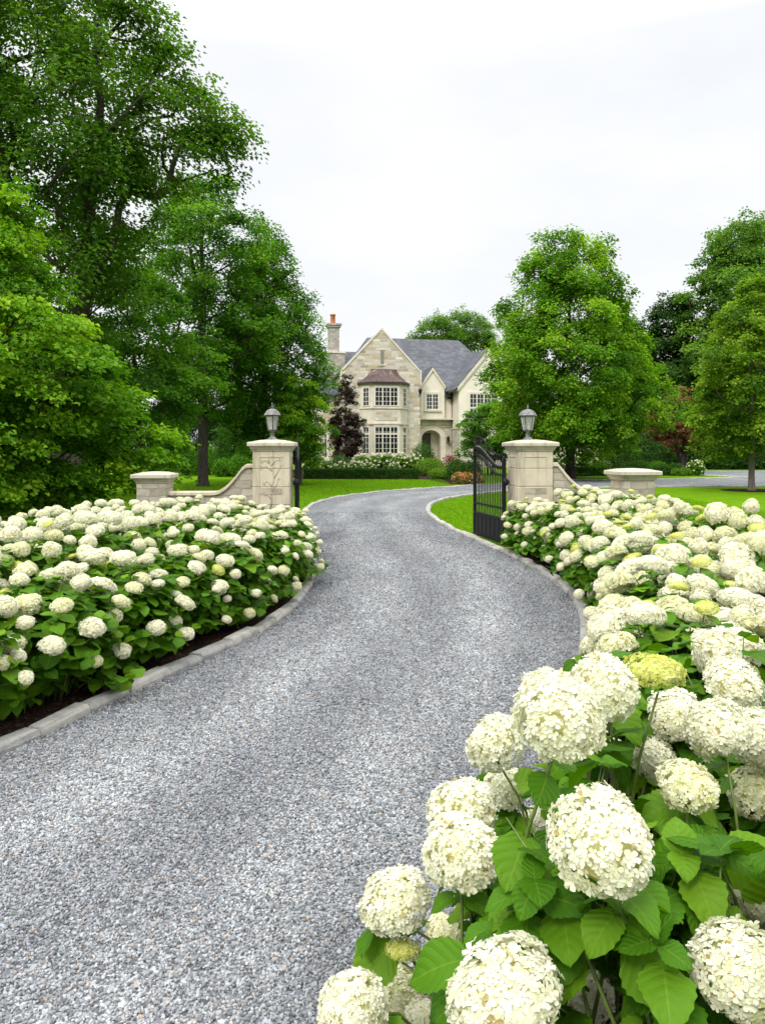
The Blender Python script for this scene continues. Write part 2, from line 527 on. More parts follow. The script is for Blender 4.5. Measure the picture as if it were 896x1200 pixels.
M['lf_bright'] = leaf_mat('bright_maple_leaf', (0.044, 0.128, 0.004), (0.112, 0.262, 0.008), (0.28, 0.43, 0.02), 0.40)
M['lf_oak'] = leaf_mat('oak_leaf', (0.034, 0.083, 0.006), (0.070, 0.168, 0.012), (0.165, 0.29, 0.03), 0.38)
M['lf_mid'] = leaf_mat('mid_green_leaf', (0.034, 0.098, 0.005), (0.070, 0.200, 0.010), (0.175, 0.335, 0.022), 0.38)
M['lf_dark'] = leaf_mat('dark_green_leaf', (0.014, 0.045, 0.006), (0.032, 0.088, 0.009), (0.062, 0.135, 0.015), 0.28)
M['lf_right'] = leaf_mat('lime_maple_leaf', (0.055, 0.128, 0.006), (0.142, 0.262, 0.012), (0.32, 0.43, 0.05), 0.40)
M['lf_far'] = leaf_mat('far_tree_leaf', (0.046, 0.115, 0.014), (0.108, 0.225, 0.028), (0.19, 0.32, 0.05), 0.42)
M['lf_red'] = leaf_mat('russet_leaf', (0.075, 0.030, 0.014), (0.175, 0.075, 0.034), (0.29, 0.145, 0.065), 0.3)
M['lf_purple'] = leaf_mat('purple_leaf', (0.014, 0.010, 0.007), (0.038, 0.025, 0.017), (0.09, 0.060, 0.038), 0.2)
M['lf_box'] = leaf_mat('boxwood_leaf', (0.018, 0.060, 0.008), (0.045, 0.125, 0.012), (0.090, 0.190, 0.018), 0.25)
M['lf_lime'] = leaf_mat('lime_shrub_leaf', (0.060, 0.130, 0.010), (0.120, 0.235, 0.016), (0.20, 0.32, 0.03), 0.3)
M['lf_burgundy'] = leaf_mat('burgundy_leaf', (0.05, 0.008, 0.012), (0.16, 0.018, 0.03), (0.30, 0.07, 0.07), 0.25)
M['petal_orange'] = leaf_mat('orange_petal', (0.40, 0.09, 0.03), (0.62, 0.24, 0.09), (0.78, 0.58, 0.38), 0.2)
M['petal_pink'] = leaf_mat('pink_petal', (0.5, 0.14, 0.13), (0.65, 0.28, 0.24), (0.75, 0.5, 0.42), 0.25)
M['hleaf'] = hyd_leaf_mat('hydrangea_leaf', (0.028, 0.096, 0.004), (0.070, 0.185, 0.006), (0.175, 0.315, 0.014))
M['bl_white'] = bloom_mat('white_floret', (0.68, 0.68, 0.36), (0.795, 0.785, 0.585), (0.84, 0.83, 0.70))
M['bl_cream'] = bloom_mat('cream_floret', (0.56, 0.60, 0.21), (0.72, 0.72, 0.43), (0.79, 0.78, 0.60))
M['bl_lime'] = bloom_mat('lime_floret', (0.38, 0.46, 0.03), (0.58, 0.62, 0.09), (0.72, 0.73, 0.30))
M['bl_core'] = flat_mat('flower_core', (0.60, 0.58, 0.27), 0.9, var=0.1, sc=40)

# ------------------------------------------------------------------ world and sun
w = bpy.data.worlds.new('World'); SC.world = w; w.use_nodes = True
wt = w.node_tree; wt.nodes.clear()
wo = wt.nodes.new('ShaderNodeOutputWorld'); bg = wt.nodes.new('ShaderNodeBackground')
sky = wt.nodes.new('ShaderNodeTexSky'); sky.sky_type = 'NISHITA'; sky.sun_disc = False
SUN_EL, SUN_AZ = R(45), R(-152)      # azimuth from +Y, towards +X
sky.sun_elevation = SUN_EL; sky.sun_rotation = SUN_AZ
sky.air_density = 1.4; sky.dust_density = 3.0
tc = wt.nodes.new('ShaderNodeTexCoord')
sx = wt.nodes.new('ShaderNodeSeparateXYZ'); wt.links.new(tc.outputs['Generated'], sx.inputs[0])
grad = wt.nodes.new('ShaderNodeValToRGB'); wt.links.new(sx.outputs[2], grad.inputs[0])
g0 = grad.color_ramp
g0.elements[0].position = 0.0; g0.elements[0].color = (0.252, 0.254, 0.258, 1)
g0.elements[1].position = 1.0; g0.elements[1].color = (1.10, 1.105, 1.12, 1)
e = g0.elements.new(0.46); e.color = (0.258, 0.260, 0.264, 1)
e = g0.elements.new(0.80); e.color = (0.86, 0.865, 0.875, 1)
mpw = wt.nodes.new('ShaderNodeMapping'); mpw.inputs['Scale'].default_value = (1.0, 1.0, 2.6); mpw.inputs['Location'].default_value = (3.1, 0.4, 1.2)
wt.links.new(tc.outputs['Generated'], mpw.inputs[0])
cn = wt.nodes.new('ShaderNodeTexNoise'); cn.inputs['Scale'].default_value = 2.3; cn.inputs['Detail'].default_value = 7; cn.inputs['Roughness'].default_value = 0.55
wt.links.new(mpw.outputs[0], cn.inputs['Vector'])
cr = wt.nodes.new('ShaderNodeValToRGB'); wt.links.new(cn.outputs['Fac'], cr.inputs[0])
cr.color_ramp.elements[0].position = 0.33; cr.color_ramp.elements[0].color = (0.92, 0.93, 0.945, 1)
cr.color_ramp.elements[1].position = 0.62; cr.color_ramp.elements[1].color = (1.04, 1.04, 1.045, 1)
mu = wt.nodes.new('ShaderNodeMix'); mu.data_type = 'RGBA'; mu.blend_type = 'MULTIPLY'; mu.inputs[0].default_value = 1
wt.links.new(grad.outputs[0], mu.inputs[6]); wt.links.new(cr.outputs[0], mu.inputs[7])
sc_ = wt.nodes.new('ShaderNodeVectorMath'); sc_.operation = 'SCALE'; sc_.inputs[3].default_value = 26.0
wt.links.new(mu.outputs[2], sc_.inputs[0])
mm = wt.nodes.new('ShaderNodeMix'); mm.data_type = 'RGBA'; mm.inputs[0].default_value = 0.94
wt.links.new(sky.outputs[0], mm.inputs[6]); wt.links.new(sc_.outputs[0], mm.inputs[7])
wt.links.new(mm.outputs[2], bg.inputs[0]); bg.inputs[1].default_value = 0.105
wt.links.new(bg.outputs[0], wo.inputs[0])

sl = bpy.data.lights.new('sun', 'SUN'); sl.energy = 1.5; sl.angle = R(14); sl.color = (1.0, 0.965, 0.91)
so = bpy.data.objects.new('sun', sl); COL.objects.link(so)
sd = Vector((math.sin(SUN_AZ) * math.cos(SUN_EL), math.cos(SUN_AZ) * math.cos(SUN_EL), math.sin(SUN_EL)))
so.rotation_euler = sd.to_track_quat('Z', 'Y').to_euler()

SC.view_settings.view_transform = 'Standard'
SC.view_settings.look = 'None'
SC.view_settings.exposure = 0.54
SC.view_settings.gamma = 1.0
SC.view_settings.use_curve_mapping = False
SC.cycles.max_bounces = 7
SC.cycles.diffuse_bounces = 4
SC.cycles.transmission_bounces = 5
SC.cycles.transparent_max_bounces = 6

cam = bpy.data.cameras.new('camera')
cam.sensor_fit = 'VERTICAL'; cam.sensor_height = 36.0; cam.sensor_width = 27.0
cam.lens = FPX / 1200.0 * 36.0
cam.shift_y = -(600 - HOR) / 1200.0
cam.clip_start = 0.05; cam.clip_end = 2000
co = bpy.data.objects.new('camera', cam); COL.objects.link(co)
co.location = (0, 0, CAM_H); co.rotation_euler = (R(90), 0, 0)
SC.camera = co


# ------------------------------------------------------------------ curves
def smooth_curve(P, step=0.1):
    P = [np.array(p, float) for p in P]
    Q = [2 * P[0] - P[1]] + P + [2 * P[-1] - P[-2]]
    out = []
    for i in range(1, len(Q) - 2):
        a, b, c, d = Q[i - 1:i + 3]
        n = max(2, int(np.linalg.norm(c - b) / step))
        for k in range(n):
            t = k / n
            out.append(0.5 * ((2 * b) + (c - a) * t + (2 * a - 5 * b + 4 * c - d) * t * t + (-a + 3 * b - 3 * c + d) * t ** 3))
    out.append(Q[-2])
    return np.array(out)


def offset_curve(P, o):
    T = np.gradient(P, axis=0)
    T /= np.linalg.norm(T, axis=1)[:, None] + 1e-9
    N = np.stack([-T[:, 1], T[:, 0]], 1)      # left of travel
    return P + N * o


def resample(P, step):
    d = np.concatenate([[0], np.cumsum(np.linalg.norm(np.diff(P, axis=0), axis=1))])
    s = np.arange(0, d[-1], step)
    return np.stack([np.interp(s, d, P[:, 0]), np.interp(s, d, P[:, 1])], 1)


KL = smooth_curve([(-4.6, 0.6), (-3.3, 1.9), (-2.55, 2.9), (-1.97, 3.95), (-1.62, 4.97), (-1.27, 5.88), (-0.98, 6.86), (-0.83, 8.0),
                   (-0.82, 9.2), (-0.92, 10.7), (-1.2, 13.0), (-1.62, 16.5), (-1.9, 19.7), (-1.78, 22.4), (-1.25, 24.9), (0.05, 27.7), (1.4, 29.5), (2.8, 31.0), (4.3, 32.9)])
KR = smooth_curve([(-1.3, -0.6), (-0.55, 0.7), (-0.1, 1.5), (0.25, 2.3), (0.72, 3.5), (1.12, 4.6), (1.57, 6.1), (1.90, 7.5), (2.02, 9.0), (1.86, 11.3),
                   (1.45, 14.0), (1.14, 16.6), (1.08, 19.2), (1.33, 21.8), (1.95, 24.0), (3.1, 26.2), (4.6, 28.3), (6.4, 29.9), (10.5, 31.2), (15.9, 31.8), (28, 32.3), (48, 33.0)])
ISL = smooth_curve([(19.9, 41.8), (16.5, 39.6), (12.9, 38.4), (9.8, 38.1), (8.2, 39.2), (7.8, 41.5), (8.6, 44.2), (11, 46.0), (14.5, 46.0), (18, 44.0), (19.9, 41.8)])


def sheet(name, poly, z, mat, kind='structure'):
    me = bpy.data.meshes.new(name)
    me.from_pydata([(float(x), float(y), z) for x, y in poly], [], [tuple(range(len(poly)))])
    me.materials.append(mat); me.update()
    if me.polygons[0].normal.z < 0:
        me.flip_normals()
    return tag(link(name, me), kind=kind)


# ground: one large sheet
sheet('lawn', [(-500, -60), (500, -60), (500, 900), (-500, 900)], 0.0, M['lawn'])
far = [(4.3, 32.9), (5.6, 35.5), (6.2, 40), (7.2, 45), (10, 50), (15, 53), (22, 54), (34, 55), (60, 55), (60, 44), (48, 33.0)]


def xl_at(y): return np.interp(y, KL[:, 1], KL[:, 0])
def xr_at(y): return np.interp(y, KR[:, 1], KR[:, 0])


def driveway():
    V = []; A = []; faces = []
    ys = np.concatenate([np.arange(0.6, 27.0, 0.3), [27.0]]); nx = 13
    for y in ys:
        a, b = xl_at(y), xr_at(y)
        for k in range(nx):
            t = k / (nx - 1)
            V.append((a + (b - a) * t, y, 0.012)); A.append((t, 0, 0))
    for i in range(len(ys) - 1):
        for k in range(nx - 1):
            q = i * nx + k
            faces.append((q, q + 1, q + nx + 1, q + nx))
    b0 = (len(ys) - 1) * nx
    lf = [tuple(p) for p in KL if p[1] > 27.05][:-1]
    rt = [tuple(p) for p in KR if p[1] > 27.05]
    rim = lf + far + rt[::-1][1:]
    n0 = len(V)
    for x, y in rim:
        V.append((float(x), float(y), 0.012)); A.append((0.5, 0, 0))
    faces.append(tuple([b0 + nx - 1 - k for k in range(nx)] + list(range(n0, n0 + len(rim)))))
    me = bpy.data.meshes.new('driveway')
    me.from_pydata(V, [], faces)
    at = me.attributes.new('across', 'FLOAT_VECTOR', 'POINT')
    at.data.foreach_set('vector', np.array(A, dtype=np.float32).ravel())
    me.materials.append(M['gravel']); me.update()
    if me.polygons[-1].normal.z < 0:
        bm_ = me.polygons[-1]
        me.polygons[-1].flip()
    return tag(link('driveway', me), kind='structure')


driveway()
sheet('island_lawn', [tuple(p) for p in ISL[:-1]], 0.03, M['lawn'])
sheet('garden_soil', [(-4.2, 39.4), (2.2, 39.2), (3.0, 33.6), (4.2, 33.5), (5.0, 37), (4.6, 47), (4.0, 59), (-6.5, 57), (-6, 44)], 0.006, M['mulch'])

kl_bed = KL[(KL[:, 1] > 0.6) & (KL[:, 1] < 12.0)]
kr_bed = KR[(KR[:, 1] > -0.6) & (KR[:, 1] < 12.0)]
sheet('mulch_bed', [tuple(p) for p in offset_curve(kl_bed, 0.06)] + [(-5.2, 12.0), (-7.5, 8), (-7.5, 0.6)], 0.035, M['mulch'])
sheet('mulch_bed', [tuple(p) for p in offset_curve(kr_bed, -0.06)] + [(4.3, 12.0), (4.6, 8), (5, 3), (4, -0.6)], 0.035, M['mulch'])


def kerb(P, side, name='kerb', lo=0.36, hi=0.52, wd=0.115, ht=0.066):
    V = []; F = []; A = []
    d = np.concatenate([[0], np.cumsum(np.linalg.norm(np.diff(P, axis=0), axis=1))])
    s = 0.0
    at = lambda t: np.array([np.interp(t, d, P[:, 0]), np.interp(t, d, P[:, 1])])
    while s < d[-1] - 0.2:
        L = rng.uniform(lo, hi)
        a, b = at(s + 0.004), at(min(s + L - 0.004, d[-1]))
        t = (b - a) / (np.linalg.norm(b - a) + 1e-9)
        n = np.array([-t[1], t[0]]) * side
        h = ht + rng.uniform(-0.010, 0.012); wj = wd + rng.uniform(-0.012, 0.014); o = rng.uniform(-0.008, 0.008)
        base = len(V)
        tl = rng.uniform(-0.006, 0.006)
        for ins, z in ((0.0, -0.03), (-0.002, h * 0.45), (0.002, h - 0.022), (0.012, h - 0.005), (0.026, h)):
            j = lambda: rng.uniform(-0.004, 0.004)
            for (p, sg, q, hz) in ((a, 1, 0, -tl), (b, -1, 0, tl), (b, -1, 1, tl), (a, 1, 1, -tl)):
                xy = p + t * sg * max(ins, 0) * 0.9 + n * (o + (ins if q == 0 else wj - ins)) + np.array([j(), j()])
                V.append((xy[0], xy[1], z + hz + j() * 0.7))
        for k in range(4):
            for i in range(4):
                jn = (i + 1) % 4
                F.append((base + 4 * k + i, base + 4 * k + jn, base + 4 * k + 4 + jn, base + 4 * k + 4 + i))
        F.append((base + 16, base + 17, base + 18, base + 19))
        A += [rng.random()] * 17
        s += L
    F = np.array(F)
    if side < 0: F = F[:, ::-1]
    return tag(link(name, np_mesh(name, V, quads=F, mats=[M['kerb']], face_attr={'rnd': A})), kind='structure')


kerb(KL, 1)
kerb(KR, -1)
kerb(ISL, 1 if False else -1, lo=0.4, hi=0.7)

# ------------------------------------------------------------------ loose gravel near the viewer (stuff)
ico_v = []
ph = (1 + 5 ** 0.5) / 2
for a, b in ((-1, ph), (1, ph), (-1, -ph), (1, -ph)):
    ico_v += [(a, b, 0)]
for a, b in ((-1, ph), (1, ph), (-1, -ph), (1, -ph)):
    ico_v += [(0, a, b)]
for a, b in ((-1, ph), (1, ph), (-1, -ph), (1, -ph)):
    ico_v += [(b, 0, a)]
ico_v = np.array(ico_v) / np.linalg.norm((1, ph))
ico_f = np.array([(0, 11, 5), (0, 5, 1), (0, 1, 7), (0, 7, 10), (0, 10, 11), (1, 5, 9), (5, 11, 4), (11, 10, 2), (10, 7, 6), (7, 1, 8),
                  (3, 9, 4), (3, 4, 2), (3, 2, 6), (3, 6, 8), (3, 8, 9), (4, 9, 5), (2, 4, 11), (6, 2, 10), (8, 6, 7), (9, 8, 1)])


def in_drive(x, y):
    xl = np.interp(y, KL[:, 1], KL[:, 0]); xr = np.interp(y, KR[:, 1], KR[:, 0])
    return (x > xl + 0.0) & (x < xr - 0.0)


def scatter_gravel():
    out = []
    for (y0, y1, dens, s0, s1) in ((1.95, 3.2, 9500, 0.0042, 0.0085), (3.2, 4.6, 7000, 0.0045, 0.009), (4.6, 6.6, 3600, 0.005, 0.010), (6.6, 9.5, 1800, 0.006, 0.012), (9.5, 12.0, 1000, 0.007, 0.013), (12.0, 15.0, 520, 0.008, 0.014), (15.0, 19.0, 240, 0.009, 0.015)):
        xlo, xhi = -0.52 * y1, min(0.5 * y1, 2.1)
        n = int(dens * (xhi - xlo) * (y1 - y0))
        x = rng.uniform(xlo, xhi, n); y = rng.uniform(y0, y1, n)
        k = in_drive(x, y) & (x > -0.52 * y - 0.05)
        x, y = x[k], y[k]
        sz = s0 + (s1 - s0) * rng.beta(1.6, 3.2, len(x))
        out.append(np.stack([x, y, sz], 1))
    P = np.concatenate(out)
    n = len(P)
    q = rng.normal(size=(n, 4)); q /= np.linalg.norm(q, axis=1)[:, None]
    w_, x_, y_, z_ = q.T
    Rm = np.stack([1 - 2 * (y_ * y_ + z_ * z_), 2 * (x_ * y_ - w_ * z_), 2 * (x_ * z_ + w_ * y_),
                   2 * (x_ * y_ + w_ * z_), 1 - 2 * (x_ * x_ + z_ * z_), 2 * (y_ * z_ - w_ * x_),
                   2 * (x_ * z_ - w_ * y_), 2 * (y_ * z_ + w_ * x_), 1 - 2 * (x_ * x_ + y_ * y_)], 1).reshape(n, 3, 3)
    sc = P[:, 2:3] * np.stack([rng.uniform(0.8, 1.45, n), rng.uniform(0.6, 1.1, n), rng.uniform(0.5, 0.9, n)], 1)
    loc = ico_v[None] * (1 + rng.uniform(-0.22, 0.22, (n, 12, 1))) * sc[:, None, :]
    V = np.einsum('nij,nkj->nki', Rm, loc)
    V[:, :, 0] += P[:, 0:1]; V[:, :, 1] += P[:, 1:2]; V[:, :, 2] += 0.012 + P[:, 2:3] * 0.45
    F = (ico_f[None] + (np.arange(n) * 12)[:, None, None]).reshape(-1, 3)
    me = np_mesh('gravel_stones', V.reshape(-1, 3), tris=F, mats=[M['stones']], face_attr={'rnd': np.repeat(rng.random(n), 20)},
                 point_vec={'across': np.repeat(np.stack([np.clip((P[:, 0] - xl_at(P[:, 1])) / (xr_at(P[:, 1]) - xl_at(P[:, 1])), 0, 1), 0 * P[:, 0], 0 * P[:, 0]], 1), 12, 0)})
    o = link('gravel_stones', me)
    tag(o, 'loose grey crushed stone covering the driveway', 'gravel', kind='stuff')


scatter_gravel()


# ------------------------------------------------------------------ grass (stuff)
def grass(name, pts, h, label):
    n = len(pts)
    a = rng.uniform(0, 2 * np.pi, n); b = rng.uniform(0, 2 * np.pi, n)
    hh = h * rng.uniform(0.5, 1.15, n); wd = h * rng.uniform(0.08, 0.16, n); ln = h * rng.uniform(0.1, 0.6, n)
    V = np.zeros((n, 3, 3))
    V[:, 0, 0] = pts[:, 0] - np.cos(a) * wd; V[:, 0, 1] = pts[:, 1] - np.sin(a) * wd
    V[:, 1, 0] = pts[:, 0] + np.cos(a) * wd; V[:, 1, 1] = pts[:, 1] + np.sin(a) * wd
    V[:, 2, 0] = pts[:, 0] + np.cos(b) * ln; V[:, 2, 1] = pts[:, 1] + np.sin(b) * ln; V[:, 2, 2] = hh
    V[:, :, 2] += pts[:, 2:3]
    me = np_mesh(name, V.reshape(-1, 3), tris=np.arange(n * 3).reshape(-1, 3), mats=[M['grassblade']], face_attr={'rnd': rng.random(n)})
    tag(link(name, me), label, 'grass', kind='stuff')


M['grassblade'] = leaf_mat('grass_blade', (0.065, 0.165, 0.003), (0.115, 0.245, 0.004), (0.18, 0.325, 0.008), 0.3, 0.8, 0.02)
# right of the drive, behind the gate
n = 90000
x = rng.uniform(1.0, 9.5, n); y = 12.4 + (29 - 12.4) * rng.random(n) ** 1.6
xr = np.interp(y, KR[:, 1], KR[:, 0])
k = (x > xr + 0.14)
grass('grass', np.stack([x[k], y[k], 0 * y[k]], 1), 0.045, 'short mown lawn grass to the right of the drive behind the gate')
n = 90000
x = rng.uniform(-9.0, 3.0, n); y = rng.uniform(14, 39, n)
xl = np.interp(y, KL[:, 1], KL[:, 0], right=9)
k = (x < xl - 0.16) | (y > 33)
grass('grass', np.stack([x[k], y[k], 0 * y[k]], 1), 0.05, 'short mown lawn grass to the left of the drive beyond the gate')


# ------------------------------------------------------------------ leaves helper
def leaf_cloud(P, A, N, L, Wd, rnd):
    """P base points, A axis dirs, N normals, L length, Wd width : lobed two-quad leaves"""
    A = A / (np.linalg.norm(A, axis=1)[:, None] + 1e-9)
    N = N - A * np.sum(N * A, 1)[:, None]
    N = N / (np.linalg.norm(N, axis=1)[:, None] + 1e-9)
    S = np.cross(A, N)
    n = len(P)
    V = np.zeros((n, 6, 3))
    L = L[:, None]; Wd = Wd[:, None]
    fold = 0.22
    V[:, 0] = P
    V[:, 1] = P + A * L * 0.30 + S * Wd * 0.52 + N * Wd * fold
    V[:, 2] = P + A * L * 0.66 + S * Wd * 0.30 + N * Wd * fold * 0.4
    V[:, 3] = P + A * L - N * L * 0.12
    V[:, 4] = P + A * L * 0.66 - S * Wd * 0.30 + N * Wd * fold * 0.4
    V[:, 5] = P + A * L * 0.30 - S * Wd * 0.52 + N * Wd * fold
    b = (np.arange(n) * 6)[:, None]
    F = np.concatenate([b + np.array([[0, 1, 2, 3]]), b + np.array([[0, 3, 4, 5]])], 1).reshape(-1, 4)
    return V.reshape(-1, 3), F, np.repeat(rnd, 2)


def unit(v):
    return v / (np.linalg.norm(v, axis=-1, keepdims=True) + 1e-9)


def prof_interp(prof, t):
    a = np.array(prof)
    return np.interp(t, a[:, 0], a[:, 1])


def make_tree(name, label, cat, loc, H, base, rx, prof, ncl, clr, lpc, leaf, lmat, bmat, r0=0.18, lean=(0, 0), flat=0.45,
              group=None, seed=1, extra=(), sub=9, irr=0.22, ry=None, stems=1, rz=0.0, ctr=(0, 0), minf=0.35, up=0.9, mind=0.75):
    """H height, base: height of lowest foliage, rx crown radius, prof (t, radius fraction), ncl clusters of radius clr with lpc leaves each"""
    g = np.random.default_rng(seed)
    root = empty(name, loc, rz, label, cat, group)
    ry = ry or rx
    # cluster centres
    pts = []
    phs = g.uniform(0, 6.28, 6)
    tries = 0
    while len(pts) < ncl and tries < ncl * 60:
        tries += 1
        t = g.random()
        rr = prof_interp(prof, t)
        if g.random() > rr ** 1.2 + 0.05: continue
        a = g.uniform(0, 2 * np.pi)
        lump = 1 + irr * (math.sin(2 * a + phs[0] + 4 * t) * 0.5 + math.sin(3 * a + phs[1] - 7 * t) * 0.5 + math.sin(5 * a + phs[2] + 11 * t) * 0.4)
        f = math.sqrt(g.uniform(minf ** 2, 1))
        z = base + t * (H - base)
        p = np.array([ctr[0] + lean[0] * t + rx * rr * f * lump * math.cos(a), ctr[1] + lean[1] * t + ry * rr * f * lump * math.sin(a), z])
        if pts and np.min(np.linalg.norm((np.array(pts) - p) * np.array([1, 1, 1.5]), axis=1)) < clr * mind * (0.7 if tries > ncl * 25 else 1): continue
        pts.append(p)
    for e in extra: pts.append(np.array(e, float))
    pts = np.array(pts)
    # skeleton: trunk then greedy attachment
    nodes = []; par = []
    top = H * 0.9
    wig = g.uniform(-0.04, 0.04, (20, 2)) * H * 0.25
    for s_ in range(stems):
        off = np.array([0, 0]) if stems == 1 else 0.12 * np.array([math.cos(6.28 * s_ / stems), math.sin(6.28 * s_ / stems)])
        nt = 12
        last = -1
        for i in range(nt + 1):
            f = i / nt
            sp = f ** 1.1 * (0 if stems == 1 else rx * 0.45)
            ang = 6.28 * s_ / max(stems, 1) + 0.5
            t = max(0, (f * top - base) / (H - base))
            nodes.append(np.array([off[0] + (ctr[0] + lean[0] * t) * f + wig[i, 0] * f + sp * math.cos(ang), off[1] + (ctr[1] + lean[1] * t) * f + wig[i, 1] * f + sp * math.sin(ang), f * top]))
            par.append(last); last = len(nodes) - 1
    ntr = len(nodes)
    order = np.argsort(np.hypot(pts[:, 0] - ctr[0], pts[:, 1] - ctr[1]) + g.uniform(0, 0.3, len(pts)) * rx)
    ends = []
    minz = max(base * 0.75, H * 0.12)
    for i in order:
        p = pts[i]
        A = np.array(nodes)
        d = p - A
        hd = np.hypot(d[:, 0], d[:, 1])
        cost = np.linalg.norm(d, axis=1) + np.maximum(0, hd * 0.55 - d[:, 2]) * 1.1 + np.where(A[:, 2] < minz, 50 * (minz - A[:, 2] + 0.1), 0)
        j = int(np.argmin(cost))
        a = A[j]
        L = np.linalg.norm(p - a)
        m = max(2, int(L / 0.7) + 1)
        last = j
        sag = g.uniform(-0.08, 0.14) * L
        side = unit(np.array([-(p - a)[1], (p - a)[0], 0.0])) * g.uniform(-0.12, 0.12) * L
        for k in range(1, m + 1):
            t = k / m
            q = a + (p - a) * t + (np.array([0, 0, sag]) + side) * math.sin(math.pi * t)
            nodes.append(q); par.append(last); last = len(nodes) - 1
        ends.append(last)
    cnt = np.zeros(len(nodes))
    for e in ends: cnt[e] += 1
    for i in range(len(nodes) - 1, -1, -1):
        if par[i] >= 0: cnt[par[i]] += cnt[i]
    for i in range(ntr): cnt[i] = max(cnt[i], 1)
    tot = max(cnt[0], 1)
    rad = np.maximum(0.012 * (H / 8) ** 0.5, r0 * (cnt / tot) ** 0.52)
    mb = MB()
    kids = {}
    for i, p in enumerate(par): kids.setdefault(p, []).append(i)
    # emit chains
    stack = [(r, None) for r in kids[-1]]
    while stack:
        s_, frm = stack.pop()
        chain = ([frm] if frm is not None else []) + [s_]
        cur = s_
        while cur in kids:
            ks = sorted(kids[cur], key=lambda q: -cnt[q])
            nxt = ks[0]
            for o_ in ks[1:]: stack.append((o_, cur))
            chain.append(nxt); cur = nxt
        rr = [rad[c] for c in chain]
        if frm is not None: rr[0] = min(rad[frm] * 0.9, rr[1] * 1.25)
        P = [nodes[c] for c in chain]
        if frm is None:
            P = [P[0] - np.array([0, 0, 0.15]), P[0] + np.array([0, 0, 0.02]), P[0] + np.array([0, 0, 0.28])] + P[1:]
            rr = [rr[0] * 1.65, rr[0] * 1.45, rr[0] * 1.08] + rr[1:]
        if len(P) >= 2: mb.tube(P, rr, 9 if frm is None else 6)
    mb.build('trunk', bmat, root)
    # foliage
    c = pts[:, None, :] + np.zeros((len(pts), sub, 3))
    u = unit(g.normal(size=(len(pts), sub, 3))) * (g.random((len(pts), sub, 1)) ** 0.45)
    crl = clr * g.uniform(0.65, 1.25, (len(pts), 1, 1))
    outw = pts.copy(); outw[:, 0] -= ctr[0]; outw[:, 1] -= ctr[1]; outw[:, 2] = 0
    od = np.linalg.norm(outw, axis=1, keepdims=True); outw = outw / (od + 1e-6) * np.minimum(1, od / (0.4 * rx))
    off = u * crl * np.array([1, 1, flat])
    off[:, :, 2] -= 0.28 * np.sum(off[:, :, :2] * outw[:, None, :2], axis=2)      # droop outwards
    c = c + off
    tone_c = g.normal(0.03, 0.22, (len(pts), 1)) + g.normal(0, 0.11, (len(pts), sub))
    leaf = leaf * 0.86
    sub_n = int(lpc * 1.65 / sub)
    nl = max(3, sub_n)
    c = np.repeat(c.reshape(-1, 3), nl, 0)
    tone = np.repeat(tone_c.reshape(-1), nl)
    ow = np.repeat(np.repeat(outw, sub, 0), nl, 0)
    n = len(c)
    sg = clr * 0.215
    dl = g.normal(size=(n, 3)) * np.array([sg, sg, sg * (0.35 + flat * 0.5)])
    dl[:, 2] -= 0.25 * np.sum(dl[:, :2] * ow[:, :2], axis=1)
    P = c + dl
    hd = unit(dl + ow * 0.15) + g.normal(0, 0.5, (n, 3))
    hd[:, 2] = hd[:, 2] * 0.4 - 0.25
    N = np.array([0, 0, up]) + g.normal(0, 0.36, (n, 3)) + ow * 0.5 + dl / sg * 0.22
    Lf = leaf * g.uniform(0.65, 1.3, n)
    keep = P[:, 2] > 0.05
    V, F, at = leaf_cloud(P[keep], hd[keep], N[keep], Lf[keep], Lf[keep] * g.uniform(0.75, 1.05, keep.sum()), np.clip(0.45 + tone + g.normal(0, 0.17, n), 0, 1)[keep])
    link('crown', np_mesh('crown', V, quads=F, mats=[lmat], face_attr={'rnd': at}), root)
    return root


OVATE = [(0, 0.45), (0.12, 0.85), (0.28, 1.0), (0.5, 0.86), (0.75, 0.55), (0.92, 0.3), (1, 0.1)]
ROUND = [(0, 0.35), (0.15, 0.75), (0.4, 1.0), (0.65, 0.92), (0.85, 0.62), (1, 0.2)]
CONE = [(0, 0.95), (0.15, 1.0), (0.35, 0.88), (0.6, 0.55), (0.8, 0.36), (1, 0.1)]

# --- left side
make_tree('maple_tree', 'bright green layered maple at the left edge with branches down to the white hydrangeas', 'tree', (wx(-12, 13.6), 13.6, 0), 6.3, 0.35, 2.6, [(0, 0.72), (0.12, 0.9), (0.3, 1.0), (0.45, 0.86), (0.62, 0.56), (0.8, 0.36), (1, 0.1)],
          270, 0.52, 165, 0.105, M['lf_bright'], M['bark_dark'], 0.12, flat=0.30, seed=3, sub=7, irr=0.28, minf=0.3, mind=0.82)
d = 21.0
ex = [(wx(px - 22, d), wz(py, d)) for px, py in ((272, 145), (292, 165), (258, 118), (222, 58), (238, 95), (203, 30), (268, 185), (248, 165), (225, 205), (190, 10), (236, 140), (283, 150), (215, 120), (205, 235), (190, 270), (205, 75), (185, 55), (180, 100), (240, 185), (215, 165), (190, 200), (262, 160), (280, 165), (296, 158), (160, 20), (170, 150))]
bx = wx(78, d)
make_tree('oak_tree', 'tall spreading oak with a forked trunk and long dark limbs above the maple at left', 'tree', (bx, d, 0), 16.8, 4.2, 4.1, ROUND,
          200, 0.85, 250, 0.125, M['lf_oak'], M['bark_dark'], 0.25, lean=(0.0, 0), flat=0.78, stems=2, mind=0.92, ctr=(-0.9, 0), seed=8, sub=9, irr=0.3,
          extra=[(x - bx, rng.uniform(-1.0, 1.0), z) for x, z in ex], minf=0.25)
